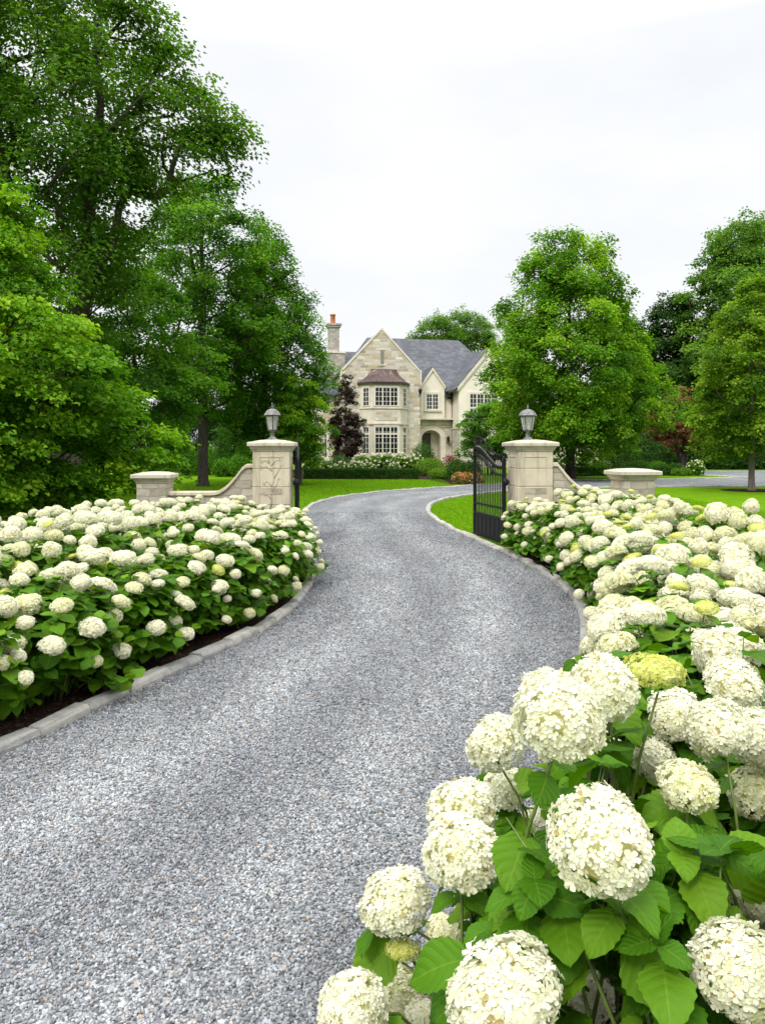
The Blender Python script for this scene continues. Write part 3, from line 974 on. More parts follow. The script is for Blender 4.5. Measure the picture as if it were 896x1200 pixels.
make_tree('maple_tree', 'dark layered maple behind the left low pier with a bare straight trunk', 'tree', (wx(172, 26), 26, 0), 8.0, 2.3, 3.3, OVATE,
          120, 0.75, 190, 0.12, M['lf_mid'], M['bark_dark'], 0.12, flat=0.32, seed=21, sub=7, ctr=(-0.7, 0))
make_tree('lawn_tree', 'open crowned tree with a dark trunk on the lawn between the left piers', 'tree', (wx(238, 32), 32, 0), 12.9, 3.2, 3.1, ROUND,
          135, 0.74, 215, 0.13, M['lf_mid'], M['bark_dark'], 0.21, flat=0.75, seed=34, sub=8, irr=0.32, minf=0.3, mind=0.98)
make_tree('lawn_tree', 'tall leafy tree rising behind the left lantern', 'tree', (wx(310, 35.5), 35.5, 0), 12.2, 1.6, 2.45, OVATE,
          165, 0.72, 210, 0.13, M['lf_mid'], M['bark_dark'], 0.2, flat=0.75, seed=41, sub=8, irr=0.27, ctr=(0.1, 0), mind=0.92)
make_tree('small_tree', 'small pale green tree just right of the left lantern', 'tree', (wx(352, 33), 33, 0), 4.6, 0.7, 1.25, ROUND,
          60, 0.45, 150, 0.11, M['lf_bright'], M['bark_dark'], 0.06, flat=0.4, seed=47, sub=7)

# --- right side
make_tree('maple_tree', 'large rounded green maple on the island lawn right of the gate', 'tree', (wx(668, 39.3), 39.3, 0), 12.6, 1.5, 4.95,
          [(0, 0.55), (0.1, 0.9), (0.25, 1.0), (0.45, 0.86), (0.65, 0.66), (0.85, 0.44), (0.95, 0.33), (1, 0.12)],
          330, 0.74, 220, 0.15, M['lf_bright'], M['bark_dark'], 0.23, flat=0.9, seed=52, sub=8, irr=0.28, minf=0.35, mind=0.86)
make_tree('maple_tree', 'light green maple in a mulch ring on the right lawn', 'tree', (wx(880, 28.8), 28.8, 0), 7.9, 1.35, 2.35, OVATE,
          170, 0.52, 210, 0.115, M['lf_right'], M['bark_grey'], 0.11, flat=0.6, seed=63, sub=8, irr=0.42, minf=0.35, mind=0.9)
sheet('mulch_ring', [(wx(880, 28.8) + 1.05 * math.cos(a) * (1 + 0.06 * math.sin(5 * a)), 28.8 + 1.0 * math.sin(a)) for a in np.linspace(0, 6.283, 28)[:-1]], 0.02, M['mulch'])
make_tree('japanese_maple', 'russet red maple beside the far end of the driveway', 'tree', (wx(799, 50), 50, 0), 5.6, 1.3, 1.95, ROUND,
          80, 0.5, 160, 0.13, M['lf_red'], M['bark_dark'], 0.09, flat=0.3, seed=71, sub=7, stems=3)
make_tree('purple_beech', 'narrow dark purple leaved tree in front of the stone gable', 'tree', (wx(405, 56), 56, 0), 6.9, 0.8, 1.2, [(0, 0.6), (0.2, 1), (0.5, 0.85), (0.8, 0.4), (1, 0.1)],
          90, 0.42, 110, 0.13, M['lf_purple'], M['bark_dark'], 0.1, flat=0.8, seed=77, sub=7)
make_tree('small_tree', 'low airy green tree left of the right gate pier by the house', 'tree', (wx(574, 46), 46, 0), 4.3, 0.8, 1.9, ROUND,
          70, 0.55, 150, 0.13, M['lf_mid'], M['bark_dark'], 0.07, flat=0.45, seed=81, sub=7, stems=2)

# --- far trees: prototypes then copies
far_tall = make_tree('woodland_tree', 'tall grey green tree rising above the light maple at the right edge', 'tree', (wx(868, 62), 62, 0), 20.0, 3.0, 5.2, ROUND,
                     190, 1.25, 190, 0.24, M['lf_far'], M['bark_grey'], 0.3, flat=0.6, group='woodland trees around the house', seed=91, sub=8, irr=0.3)
far_dark = make_tree('woodland_tree', 'dark green tree between the large round maple and the russet maple', 'tree', (wx(788, 64), 64, 0), 14.2, 0.8, 4.0, OVATE,
                     170, 1.05, 190, 0.22, M['lf_dark'], M['bark_dark'], 0.22, flat=0.5, group='woodland trees around the house', seed=95, sub=8, irr=0.28)
copies = [
    (far_tall, 925, 66, 1.10, 1.2, 'tall tree cut by the right frame edge, highest on that side'),
    (far_tall, 512, 90, 0.86, 2.6, 'tree top showing above the slate roof, left of the pair'),
    (far_tall, 546, 94, 0.92, 4.4, 'tree top showing above the slate roof beside the round maple'),
    (far_dark, 742, 70, 0.92, 0.7, 'dark tree half hidden behind the right side of the large round maple'),
    (far_dark, 838, 68, 0.85, 3.3, 'dark tree behind the russet maple and the light green maple'),
    (far_dark, 900, 60, 0.72, 5.1, 'dark low tree behind the light maple trunk at the right edge'),
    (far_dark, 20, 34, 0.55, 2.1, 'dark tree in the wood behind the bright maple at left edge'),
    (far_dark, 120, 40, 0.52, 4.0, 'dark tree in the wood left of the bare straight trunk'),
    (far_dark, 205, 52, 0.50, 1.0, 'dark tree far behind the left low pier'),
    (far_dark, 270, 50, 0.47, 5.6, 'dark tree far behind the lawn between the left piers'),
    (far_dark, 335, 54, 0.50, 0.2, 'dark tree behind the left lantern in front of the house'),
]
for pr, px, dd, s_, rz, lab in copies:
    c = copy_tree(pr)
    c.location = (wx(px, dd), dd, 0); c.scale = (s_, s_, s_); c.rotation_euler = (0, 0, rz); c['label'] = lab


# ------------------------------------------------------------------ shrubs
def shrub_mesh(blobs, n, leaf, mat, seed, name='foliage', jitter=0.10, power=0.25):
    """leaves over ellipsoids (cx, cy, cz, rx, ry, rz), denser near the skin"""
    g = np.random.default_rng(seed)
    Ps = []; Ns = []
    vol = np.array([(b[3] * b[4] * b[5]) ** 0.67 for b in blobs]); vol /= vol.sum()
    for b, f in zip(blobs, vol):
        m = int(n * f)
        u = unit(g.normal(size=(m, 3)))
        r = g.random((m, 1)) ** power * (1 + g.normal(0, jitter, (m, 1)))
        Ps.append(np.array(b[:3]) + u * r * np.array(b[3:])); Ns.append(u)
    P = np.concatenate(Ps); N = np.concatenate(Ns)
    k = P[:, 2] > 0.0
    P, N = P[k], N[k]; m = len(P)
    A = unit(g.normal(size=(m, 3)) + N * 0.6)
    Nn = N + np.array([0, 0, 0.4]) + g.normal(0, 0.45, (m, 3))
    L = leaf * g.uniform(0.6, 1.3, m)
    V, F, at = leaf_cloud(P, A, Nn, L, L * 0.75, np.clip(g.normal(0.45, 0.22, m), 0, 1))
    return np_mesh(name, V, quads=F, mats=[mat], face_attr={'rnd': at})


def shrub(name, label, cat, px, d, blobs, n, leaf, mat, seed, group=None, flowers=None):
    root = empty(name, (wx(px, d), d, 0), 0, label, cat, group)
    link('foliage', shrub_mesh(blobs, n, leaf, mat, seed), root)
    mb = MB()
    g = random.Random(seed)
    for b in blobs[:1]:
        for k in range(1):
            mb.tube([(b[0] * 0.4, b[1] * 0.4, -0.02), (b[0] * 0.7 + g.uniform(-.1, .1), b[1] * 0.7, b[2] * 0.5), (b[0] + g.uniform(-.3, .3) * b[3], b[1] + g.uniform(-.3, .3) * b[4], b[2])], [0.03, 0.022, 0.008], 5)
    mb.build('stem', M['twig'], root)
    if flowers:
        fb, fn, fl, fm = flowers
        tag(link('flowers', shrub_mesh(fb, fn, fl, fm, seed + 7, 'flowers', 0.05, 0.06), root), kind='stuff')
    return root


def ball(px, d, r, h, mat, label, seed, group='clipped shrubs by the house', leaf=0.07, n=2600, name='boxwood_shrub', cat='shrub'):
    return shrub(name, label, cat, px, d, [(0, 0, h * 0.5, r, r, h * 0.52)], n, leaf, mat, seed, group)


ball(495, 50, 0.78, 1.9, M['lf_box'], 'large rounded boxwood beside the arched entrance', 201, leaf=0.08, n=3200)
ball(503, 44.5, 0.9, 0.98, M['lf_lime'], 'yellow green mounded shrub at the right end of the house hydrangeas', 202, leaf=0.08, n=3200)
ball(535, 38, 0.5, 1.05, M['lf_box'], 'dark rounded shrub left of the open gate behind the orange flowers', 203)
ball(552, 39.5, 0.55, 0.95, M['lf_dark'], 'dark shrub seen just behind the gate leaf beside the orange flowers', 204)
ball(398, 47, 0.62, 1.15, M['lf_dark'], 'dark ball of boxwood at the foot of the purple tree', 205)
ball(372, 46, 0.6, 1.0, M['lf_dark'], 'dark boxwood ball at the left end of the house bed', 206)
ball(516, 39.6, 0.62, 0.55, M['lf_lime'], 'low light green mound at the right end of the clipped hedge', 207)
ball(700, 44.5, 0.5, 0.85, M['lf_lime'], 'light green ball on the island lawn right of the maple trunk', 208, group='shrubs on the island lawn')
shrub('conical_shrub', 'dark upright conical shrub behind the right low pier', 'shrub', 716, 46, [(0, 0, 0.8, 0.75, 0.75, 0.85), (0, 0, 1.7, 0.55, 0.55, 0.8), (0, 0, 2.2, 0.3, 0.3, 0.5)], 3400, 0.09, M['lf_dark'], 209, 'shrubs on the island lawn')
for i, (px, dd, r, h, mt, lab) in enumerate([
        (742, 43.5, 0.75, 0.9, 'lf_box', 'green shrub on the island lawn above the right low pier'),
        (762, 44.5, 0.8, 0.8, 'lf_mid', 'loose green shrub in the middle of the island planting'),
        (783, 44, 0.75, 0.7, 'lf_box', 'low green shrub at the foot of the russet maple'),
        (798, 43.4, 0.5, 0.45, 'lf_lime', 'small light shrub beside the island hydrangea')]):
    shrub('island_shrub', lab, 'shrub', px, dd, [(-r * 0.5, 0, h * 0.42, r * 0.7, r * 0.7, h * 0.5), (r * 0.5, 0.1, h * 0.48, r * 0.75, r * 0.7, h * 0.55)], 2400, 0.085, M[mt], 220 + i, 'shrubs on the island lawn')
shrub('burgundy_shrub', 'burgundy leaved shrub right of the arched entrance', 'shrub', 527, 50, [(0, 0, 0.5, 0.6, 0.5, 0.6), (0.5, 0, 0.4, 0.45, 0.4, 0.5)], 1400, 0.09, M['lf_burgundy'], 231)
shrub('pink_shrub', 'small pink flowering shrub in front of the arched entrance', 'shrub', 507, 52, [(0, 0, 0.45, 0.5, 0.5, 0.55)], 1100, 0.08, M['lf_box'], 233, flowers=([(0, 0, 0.45, 0.52, 0.52, 0.57)], 500, 0.07, M['petal_pink']))
for i, (px, dd) in enumerate(((537, 34.2), (547, 33.9), (556, 34.2))):
    shrub('azalea', ['orange flowering azalea leftmost of the three at the drive edge', 'orange flowering azalea in the middle of the three at the drive edge',
                     'orange flowering azalea nearest the gate leaf of the three'][i], 'flowering shrub', px, dd, [(0, 0, 0.22, 0.30, 0.28, 0.28)], 700, 0.05, M['lf_box'], 241 + i,
          'orange azaleas by the drive', ([(0, 0, 0.24, 0.31, 0.29, 0.29)], 420, 0.05, M['petal_orange']))


def hedge(name, label, x0, y0, x1, y1, h, wd, mat, seed, n=9000, leaf=0.06):
    g = np.random.default_rng(seed)
    L = math.hypot(x1 - x0, y1 - y0)
    root = empty(name, ((x0 + x1) / 2, (y0 + y1) / 2, 0), math.atan2(y1 - y0, x1 - x0), label, 'hedge')
    # points on the box skin
    P = []; N = []
    areas = np.array([L * wd, L * h, L * h, wd * h, wd * h]); cnt = (n * areas / areas.sum()).astype(int)
    for k, c in enumerate(cnt):
        a = g.random(c); b = g.random(c)
        if k == 0: p = np.stack([(a - .5) * L, (b - .5) * wd, np.full(c, h)], 1); q = (0, 0, 1)
        elif k in (1, 2):
            sgn = -1 if k == 1 else 1
            p = np.stack([(a - .5) * L, np.full(c, sgn * wd / 2), b * h], 1); q = (0, sgn, 0.2)
        else:
            sgn = -1 if k == 3 else 1
            p = np.stack([np.full(c, sgn * L / 2), (a - .5) * wd, b * h], 1); q = (sgn, 0, 0.2)
        P.append(p); N.append(np.tile(q, (c, 1)).astype(float))
    P = np.concatenate(P); N = np.concatenate(N)
    P = P - N * np.abs(g.normal(0, 0.05, (len(P), 1))) + g.normal(0, 0.02, P.shape)
    m = len(P); A = unit(g.normal(size=(m, 3)) + N * 0.4); Ls = leaf * g.uniform(0.6, 1.3, m)
    V, F, at = leaf_cloud(P, A, N + g.normal(0, 0.45, (m, 3)), Ls, Ls * 0.8, np.clip(g.normal(0.4, 0.2, m), 0, 1))
    link('foliage', np_mesh('foliage', V, quads=F, mats=[mat], face_attr={'rnd': at}), root)
    for k in range(int(L / 0.8)):
        x = -L / 2 + 0.4 + k * 0.8
        mb = MB()
        mb.tube([(x, 0, -0.02), (x + 0.03, 0.02, h * 0.5), (x - 0.02, 0, h * 0.9)], [0.025, 0.02, 0.01], 5)
        mb.build('stem', M['twig'], root)
    return root


for i, (px, h) in enumerate(((776, 2.3), (812, 2.7), (846, 2.2), (880, 2.6), (915, 2.4), (742, 2.6))):
    shrub('woodland_shrub', ['broad dark shrub behind the russet maple, left of its trunks', 'broad dark shrub behind the russet maple, right of its trunks', 'broad dark shrub at the wood edge left of the light maple trunk',
                             'broad dark shrub at the wood edge behind the light maple trunk', 'broad dark shrub at the wood edge cut by the right frame edge', 'broad dark shrub at the wood edge right of the large maple'][i], 'shrub', px, 57.5,
          [(-0.8, 0, h * 0.42, 1.1, 1.0, h * 0.5), (0.8, 0.2, h * 0.48, 1.2, 1.0, h * 0.55), (0, -0.3, h * 0.3, 1.3, 0.9, h * 0.4)], 3600, 0.16, M['lf_dark'], 360 + i, 'dark shrubs at the wood edge')
hedge('boxwood_hedge', 'low clipped boxwood hedge edging the lawn in front of the house', wx(357, 39.8), 39.8, wx(490, 39.2), 39.4, 0.52, 0.5, M['lf_dark'], 301, 12000)
hedge('boxwood_hedge', 'clipped hedge on the island lawn left of the right low pier', wx(672, 43.2), 43.0, wx(708, 43.2), 43.4, 0.52, 0.6, M['lf_box'], 302, 5000)
hedge('boxwood_hedge', 'taller clipped hedge along the far driveway behind the island shrubs', wx(730, 50), 49.5, wx(785, 50), 50.5, 1.25, 0.8, M['lf_dark'], 303, 9000)
for i, px in enumerate((164, 181, 199, 217, 262, 285)):
    h = 2.9 + 0.35 * math.sin(i * 2.3)
    shrub('columnar_evergreen', ['columnar evergreen behind the left low pier, farthest left', 'columnar evergreen behind the bare straight trunk',
                                 'lighter columnar evergreen right of the bare straight trunk', 'columnar evergreen left of the open crowned lawn tree',
                                 'columnar evergreen right of the open crowned lawn tree', 'columnar evergreen left of the left lantern pier'][i], 'evergreen',
          px, 44.5, [(0, 0, h * 0.35, 0.5, 0.5, h * 0.4), (0, 0, h * 0.7, 0.36, 0.36, h * 0.34)], 2300, 0.09, M['lf_mid' if i % 2 else 'lf_box'], 320 + i, 'columnar evergreens behind the lawn')
for i, (px, dd, w_, h) in enumerate(((262, 43, 0.6, 1.0), (281, 42, 0.55, 1.2), (222, 45, 1.0, 1.5), (246, 46, 0.9, 1.9))):
    shrub('lawn_shrub', ['green shrub behind the trunk on the left lawn', 'loose shrub left of the left gate pier', 'broad shrub behind the left low wall, left of the lawn tree trunk', 'tall shrub just right of the lawn tree trunk'][i], 'shrub', px, dd,
          [(0, 0, h * 0.45, w_, w_, h * 0.55), (w_ * 0.7, 0.2, h * 0.4, w_ * 0.7, w_ * 0.7, h * 0.45)], 2600, 0.10, M['lf_mid'], 340 + i, 'loose shrubs behind the left lawn')


# ------------------------------------------------------------------ hydrangeas
def bloom_mesh(seed, n, fr, mat, Rr=0.088, zsq=0.84, lumps=0.10, pmax=2.15, name='flower_head'):
    g = np.random.default_rng(seed)
    i = np.arange(n) + 0.5
    cmax = math.cos(pmax)
    ct = 1 - (1 - cmax) * i / n
    th = np.pi * (1 + 5 ** 0.5) * i + g.normal(0, 0.12, n)
    st = np.sqrt(np.maximum(0, 1 - ct ** 2))
    U = np.stack([st * np.cos(th), st * np.sin(th), ct], 1)
    # lumpy outline of sub-clusters
    cen = unit(g.normal(size=(14, 3))); 
    q = np.max(U @ cen.T, axis=1)
    lump = 1 + lumps * (q - 0.85) * 3.2
    sk = g.normal(0, 0.09, 3)
    lump = lump * (1 + U @ sk)
    rr = Rr * lump * (1 + g.normal(0, 0.035, n))
    P = U * rr[:, None] * np.array([1, 1, zsq])
    N = unit(U * np.array([1, 1, 1 / zsq]) + g.normal(0, 0.30, (n, 3)))
    a = unit(np.cross(N, np.array([0.3, 0.2, 0.9]) + g.normal(0, 0.5, (n, 3))))
    b = np.cross(N, a)
    r = fr * g.uniform(0.72, 1.18, n)
    spin = g.uniform(0, 6.28, n)
    Vs = []; F = []; at = []
    vb = 0
    tone = np.clip(g.normal(0.62, 0.25, n), 0, 1)
    cup = g.uniform(0.05, 0.45, n)
    for p in range(4):
        ang = spin + p * np.pi / 2 + g.normal(0, 0.12, n)
        rp = r * g.uniform(0.85, 1.12, n)
        def pt(da, rad, h):
            return P + (a * np.cos(ang + da)[:, None] + b * np.sin(ang + da)[:, None]) * (rp * rad)[:, None] + N * (rp * h)[:, None]
        quad = [P + N * 0.0002, pt(-0.62, 0.62, 0.05) + N * (rp * cup * 0.5)[:, None], pt(-0.36, 0.98, 0) + N * (rp * cup)[:, None], pt(0, 1.04, -0.06) + N * (rp * cup)[:, None],
                pt(0.36, 0.98, 0) + N * (rp * cup)[:, None], pt(0.62, 0.62, 0.05) + N * (rp * cup * 0.5)[:, None]]
        V = np.stack(quad, 1)
        Vs.append(V.reshape(-1, 3))
        bb = vb + (np.arange(n) * 6)[:, None]
        F.append(bb + np.array([[0, 1, 2, 3]])); F.append(bb + np.array([[0, 3, 4, 5]]))
        tt = np.clip(tone + g.normal(0, 0.1, n), 0, 1)
        at += [tt, tt]
        vb += n * 6
    V = np.concatenate(Vs); F = np.concatenate(F); at = np.concatenate(at)
    mi = np.zeros(len(F), int)
    # core
    cv = []; cf = []
    nr, ns = 6, 10
    for k in range(nr + 1):
        ph_ = math.pi * k / nr
        for s_ in range(ns):
            cv.append((math.sin(ph_) * math.cos(6.2832 * s_ / ns) * Rr * 0.83, math.sin(ph_) * math.sin(6.2832 * s_ / ns) * Rr * 0.83, math.cos(ph_) * Rr * zsq * (0.86 if ph_ < 1.6 else 0.55)))
    for k in range(nr):
        for s_ in range(ns):
            cf.append((vb + k * ns + s_, vb + (k + 1) * ns + s_, vb + (k + 1) * ns + (s_ + 1) % ns, vb + k * ns + (s_ + 1) % ns))
    V = np.concatenate([V, np.array(cv)]); F = np.concatenate([F, np.array(cf)])
    mi = np.concatenate([mi, np.ones(len(cf), int)]); at = np.concatenate([at, np.full(len(cf), 0.5)])
    return np_mesh(name, V, quads=F, mats=[mat, M['bl_core']], face_attr={'rnd': at}, mat_idx=mi)


BLOOM = {
    'w': [bloom_mesh(500 + k, 560, 0.0122, M['bl_white'], zsq=z, lumps=l) for k, (z, l) in enumerate(((0.84, .16), (0.92, .12), (0.70, .24), (0.86, .2), (0.78, .26), (0.95, .18)))],
    'c': [bloom_mesh(520 + k, 560, 0.0112, M['bl_cream'], zsq=z, lumps=0.2) for k, z in enumerate((0.80, 0.7))],
    'l': [bloom_mesh(530 + k, 700, 0.0070, M['bl_lime'], zsq=z, lumps=0.16) for k, z in enumerate((0.62, 0.55))],
}

# leaf template
LV = []; LUV = []; LF = []
rows = 15
for r_ in range(rows):
    v = r_ / (rows - 1)
    wdt = 0.455 * (math.sin(math.pi * min(1, v ** 0.72)) ** 0.75) if 0 < v < 1 else 0.0
    if r_ == 0: wdt = 0.10
    if r_ == rows - 1: wdt = 0.006
    ser = 1 + (0.055 if r_ % 2 else -0.03)
    for u in (-1, -0.5, 0, 0.5, 1):
        back = -0.05 * abs(u) if r_ < 2 else 0
        LV.append((u * wdt * (ser if abs(u) == 1 else 1), v + back - 0.03 * abs(u), 0.16 * abs(u) * wdt - 0.30 * v * v + 0.035 * math.sin(v * 9 + u * 2.0) * abs(u)))
        LUV.append((u, v))
for r_ in range(rows - 1):
    for c_ in range(4):
        a = r_ * 5 + c_
        LF.append((a, a + 1, a + 6, a + 5))
LV = np.array(LV); LUV = np.array(LUV); LF = np.array(LF)


def hyd_leaves(P, A, N, L, g):
    A = unit(A); N = unit(N - A * np.sum(N * A, 1)[:, None]); S = np.cross(A, N)
    n = len(P)
    Rm = np.stack([S, A, N], 2)
    T = np.repeat(LV[None], n, 0)
    T[:, :, 2] *= g.uniform(0.4, 1.5, (n, 1))
    T[:, :, 0] *= g.uniform(0.85, 1.15, (n, 1))
    V = np.einsum('nij,nkj->nki', Rm, T) * L[:, None, None] + P[:, None, :]
    F = (LF[None] + (np.arange(n) * len(LV))[:, None, None]).reshape(-1, 4)
    rr = np.clip(g.normal(0.45, 0.24, n), 0, 1)
    uv = np.concatenate([np.repeat(LUV[None], n, 0), np.repeat(rr[:, None, None], len(LV), 1)], 2)
    return np_mesh('foliage', V.reshape(-1, 3), quads=F, mats=[M['hleaf']], point_vec={'leafuv': uv.reshape(-1, 3)}, smooth=True)


def stem_path(b, t, g, bow=0.12):
    b = np.array(b, float); t = np.array(t, float)
    h = t - b
    mid1 = b + h * 0.4 + np.array([-h[0], -h[1], 0]) * bow + np.array([0, 0, 0.05])
    mid2 = b + h * 0.75 + np.array([-h[0], -h[1], 0]) * bow * 0.7 + np.array([0, 0, 0.06])
    return np.array([b, mid1, mid2, t])


def path_at(p, s_):
    x = s_ * (len(p) - 1)
    i = min(int(x), len(p) - 2)
    return p[i] + (p[i + 1] - p[i]) * (x - i), unit(p[i + 1] - p[i])


def build_hydrangea(root, blooms, tips, g, leaf=(0.085, 0.125), pairs=5, base_r=0.14, keep=None, tilt=0.26):
    """blooms: (pos, size scale, kind, normal); tips: extra leafy shoot ends; all local to root"""
    mb = MB()
    P = []; A = []; N = []; L = []
    for bi, (pos, sc, kind, nrm, isb) in enumerate([(b[0], b[1], b[2], b[3], True) for b in blooms] + [(t, 1, None, None, False) for t in tips]):
        pos = np.array(pos, float)
        an = g.uniform(0, 6.28)
        b = np.array([base_r * math.cos(an) * g.random(), base_r * math.sin(an) * g.random(), -0.02])
        b[:2] += pos[:2] * 0.22
        end = pos - (np.array(nrm) * 0.055 * sc if isb else 0)
        pa = stem_path(b, end, g)
        mb.tube(pa, [0.0055, 0.005, 0.004, 0.0032 if isb else 0.0012], 5)
        ln = np.linalg.norm(np.diff(pa, axis=0), axis=1).sum()
        s_ = 1 - (0.09 if isb else 0.0) / ln
        ph_ = g.uniform(0, 6.28)
        k = 0
        while k < pairs and s_ > 0.28:
            q, dr = path_at(pa, s_)
            for sd in (0, math.pi):
                a_ = ph_ + sd
                e1 = unit(np.cross(dr, [0.31, 0.17, 0.93])); e2 = np.cross(dr, e1)
                o = e1 * math.cos(a_) + e2 * math.sin(a_)
                o = o + np.array([pos[0], pos[1], 0]) * 0.35 + g.normal(0, 0.2, 3)
                o[2] = o[2] * 0.5 + g.uniform(-0.30 - tilt * 0.5, 0.18)
                o = unit(o)
                pt = q + o * 0.02
                P.append(pt); A.append(o)
                N.append(np.array([0, 0, 1.0]) + np.array([pos[0], pos[1], 0]) * 0.5 + g.normal(0, tilt, 3))
                L.append(g.uniform(*leaf) * (0.75 if k == 0 else 1.0))
            if k == 0 and not isb:
                for sd in (0.8, 0.8 + math.pi):
                    o = unit(e1 * math.cos(ph_ + sd) + e2 * math.sin(ph_ + sd) + np.array([0, 0, 0.5]))
                    P.append(q - dr * 0.004); A.append(o); N.append(np.array([0, 0, 1.0]) - o * 0.5); L.append(g.uniform(0.05, 0.075))
            ph_ += math.pi / 2 + g.normal(0, 0.3)
            s_ -= g.uniform(0.07, 0.11) / ln
            k += 1
    P = np.array(P); A = np.array(A); N = np.array(N); L = np.array(L)
    if keep is not None:
        k = keep(P + unit(A) * L[:, None] * 0.55, g)
        P, A, N, L = P[k], A[k], N[k], L[k]
    link('foliage', hyd_leaves(P, A, N, L, g), root)
    mb.build('stem', M['stem'], root)
    for pos, sc, kind, nrm in blooms:
        me = BLOOM[kind][int(g.integers(len(BLOOM[kind])))]
        o = link('flower_head', me, root)
        o.location = pos
        o.scale = (sc * g.uniform(0.90, 1.10), sc * g.uniform(0.90, 1.10), sc * g.uniform(0.86, 1.08))
        z = Vector(nrm).normalized()
        o.rotation_euler = (z.to_track_quat('Z', 'Y') @ Matrix.Rotation(g.uniform(0, 6.28), 4, 'Z').to_quaternion()).to_euler()


def hyd_proto(seed, nb, lime=0.08, cream=0.2, low=5):
    g = np.random.default_rng(seed)
    root = empty('hydrangea_bush')
    H, Rr = 0.98, 0.50
    blooms = []
    for i in range(nb):
        t = (i + 0.5) / nb
        pol = math.acos(1 - t * 0.86)
        az = 2.39996 * i + g.normal(0, 0.25)
        rad = 1 + g.normal(0, 0.05)
        d_ = np.array([math.sin(pol) * math.cos(az), math.sin(pol) * math.sin(az), math.cos(pol)])
        pos = np.array([0, 0, 0.46]) + d_ * np.array([Rr, Rr, H - 0.46]) * rad
        pos[2] += g.normal(0, 0.04)
        k = g.random()
        kind = 'l' if k < lime else ('c' if k < lime + cream else 'w')
        sc = g.uniform(0.66, 1.16) * (0.8 if kind == 'l' else 1) * (1 - 0.22 * t)
        nrm = unit(d_ * 0.8 + np.array([0, 0, 0.45]) + g.normal(0, 0.25, 3))
        blooms.append((pos, sc, kind, nrm))
    for i in range(low):
        az = 6.28 * (i + g.random()) / low
        d_ = np.array([math.cos(az), math.sin(az), 0])
        pos = np.array([0, 0, g.uniform(0.20, 0.62)]) + d_ * g.uniform(0.46, 0.56)
        blooms.append((pos, g.uniform(0.45, 0.82), 'w' if g.random() > 0.3 else 'c', unit(d_ + np.array([0, 0, 0.5]))))
    tips = []
    nt = 62
    for i in range(nt):
        t = (i + 0.5) / nt
        pol = math.acos(1 - t * 1.02)
        az = 2.39996 * i * 1.37 + g.normal(0, 0.3)
        d_ = np.array([math.sin(pol) * math.cos(az), math.sin(pol) * math.sin(az), math.cos(pol)])
        pos = np.array([0, 0, 0.42]) + d_ * np.array([Rr * 0.97, Rr * 0.97, H - 0.50]) * (1 + g.normal(0, 0.06))
        if t > 0.6: pos[2] -= g.uniform(0.0, 0.34)
        tips.append(pos)
    build_hydrangea(root, blooms, tips, g)
    return root


# (seed, heads, lime, cream): lefthand bushes carry fewer heads than the righthand ones
PRL = [hyd_proto(600, 23, 0.05, 0.16, 13), hyd_proto(601, 25, 0.07, 0.2, 14), hyd_proto(602, 22, 0.08, 0.22, 12)]
PRR = [hyd_proto(610, 26, 0.07, 0.24, 6), hyd_proto(611, 28, 0.11, 0.30, 6), hyd_proto(612, 25, 0.08, 0.26, 7)]
used = set()
base_scale = {ch.data.name + '%.5f' % ch.location.x: tuple(ch.scale) for pr in PRL + PRR for ch in pr.children}


def place_bush(pool, x, y, s_, label, group, fb=1.0):
    pr = pool[int(rng.integers(len(pool)))]
    if pr.name in used: c = copy_tree(pr)
    else: c = pr; used.add(pr.name)
    for ch in c.children:
        if ch.name.startswith('flower_head'):
            ch.scale = Vector(base_scale[ch.data.name + '%.5f' % ch.location.x]) * fb
    c.location = (x, y, 0.02)
    c.rotation_euler = (0, 0, rng.uniform(0, 6.28))
    c.scale = (s_[0], s_[0], s_[1])
    tag(c, label, 'hydrangea', group)
    return c


ROWN = ['kerb row', 'second row from the kerb', 'third row from the kerb', 'fourth row from the kerb', 'fifth row from the kerb']
for bed, K, side, pool in (('left', KL, 1, PRL), ('right', KR, -1, PRR)):
    for r_ in range(4 if bed == 'left' else 5):
        C_ = resample(offset_curve(K[(K[:, 1] > 1.0) & (K[:, 1] < 13)], side * ((0.52 if bed == 'left' else 0.46) + 0.68 * r_)), 0.70)
        if r_ % 2: C_ = (C_[1:] + C_[:-1]) / 2
        sel = []
        for x, y in C_:
            y0, y1 = (3.55, 11.5) if bed == 'left' else (2.75, 11.72)
            if not (y0 < y < y1): continue
            if abs(x) > 0.5 * y + 0.45: continue
            if bed == 'right' and (x > 3.65): continue
            if bed == 'left' and (x < -4.4): continue
            sel.append((x, y))
        sel.sort(key=lambda p: -p[1])
        for i, (x, y) in enumerate(sel):
            hs = (0.90 if r_ == 0 else 1.03) * rng.uniform(0.95, 1.06)
            if bed == 'right': hs *= 0.97 if r_ < 3 else 0.88
            else: hs *= 0.93
            fb = (0.84 - 0.16 * min(1, max(0, (y - 5) / 4))) if bed == 'left' else (0.95 - 0.15 * min(1, max(0, (y - 5.5) / 4.5)))
            hs *= 1 - (0.14 if bed == 'left' else 0.04) * min(1, max(0, (y - 7.4) / 3.2))
            place_bush(pool, x + (0.20 * min(1, max(0, (7.6 - y) / 1.6)) if bed == 'right' else 0) + rng.uniform(-0.06, 0.06), y + rng.uniform(-0.06, 0.06), (rng.uniform(0.97, 1.10), hs),
                       f'white hydrangea bush in the {bed} bed, {ROWN[r_]}, {ORD[i]} from the gate', f'hydrangea bushes in the {bed} bed', fb)

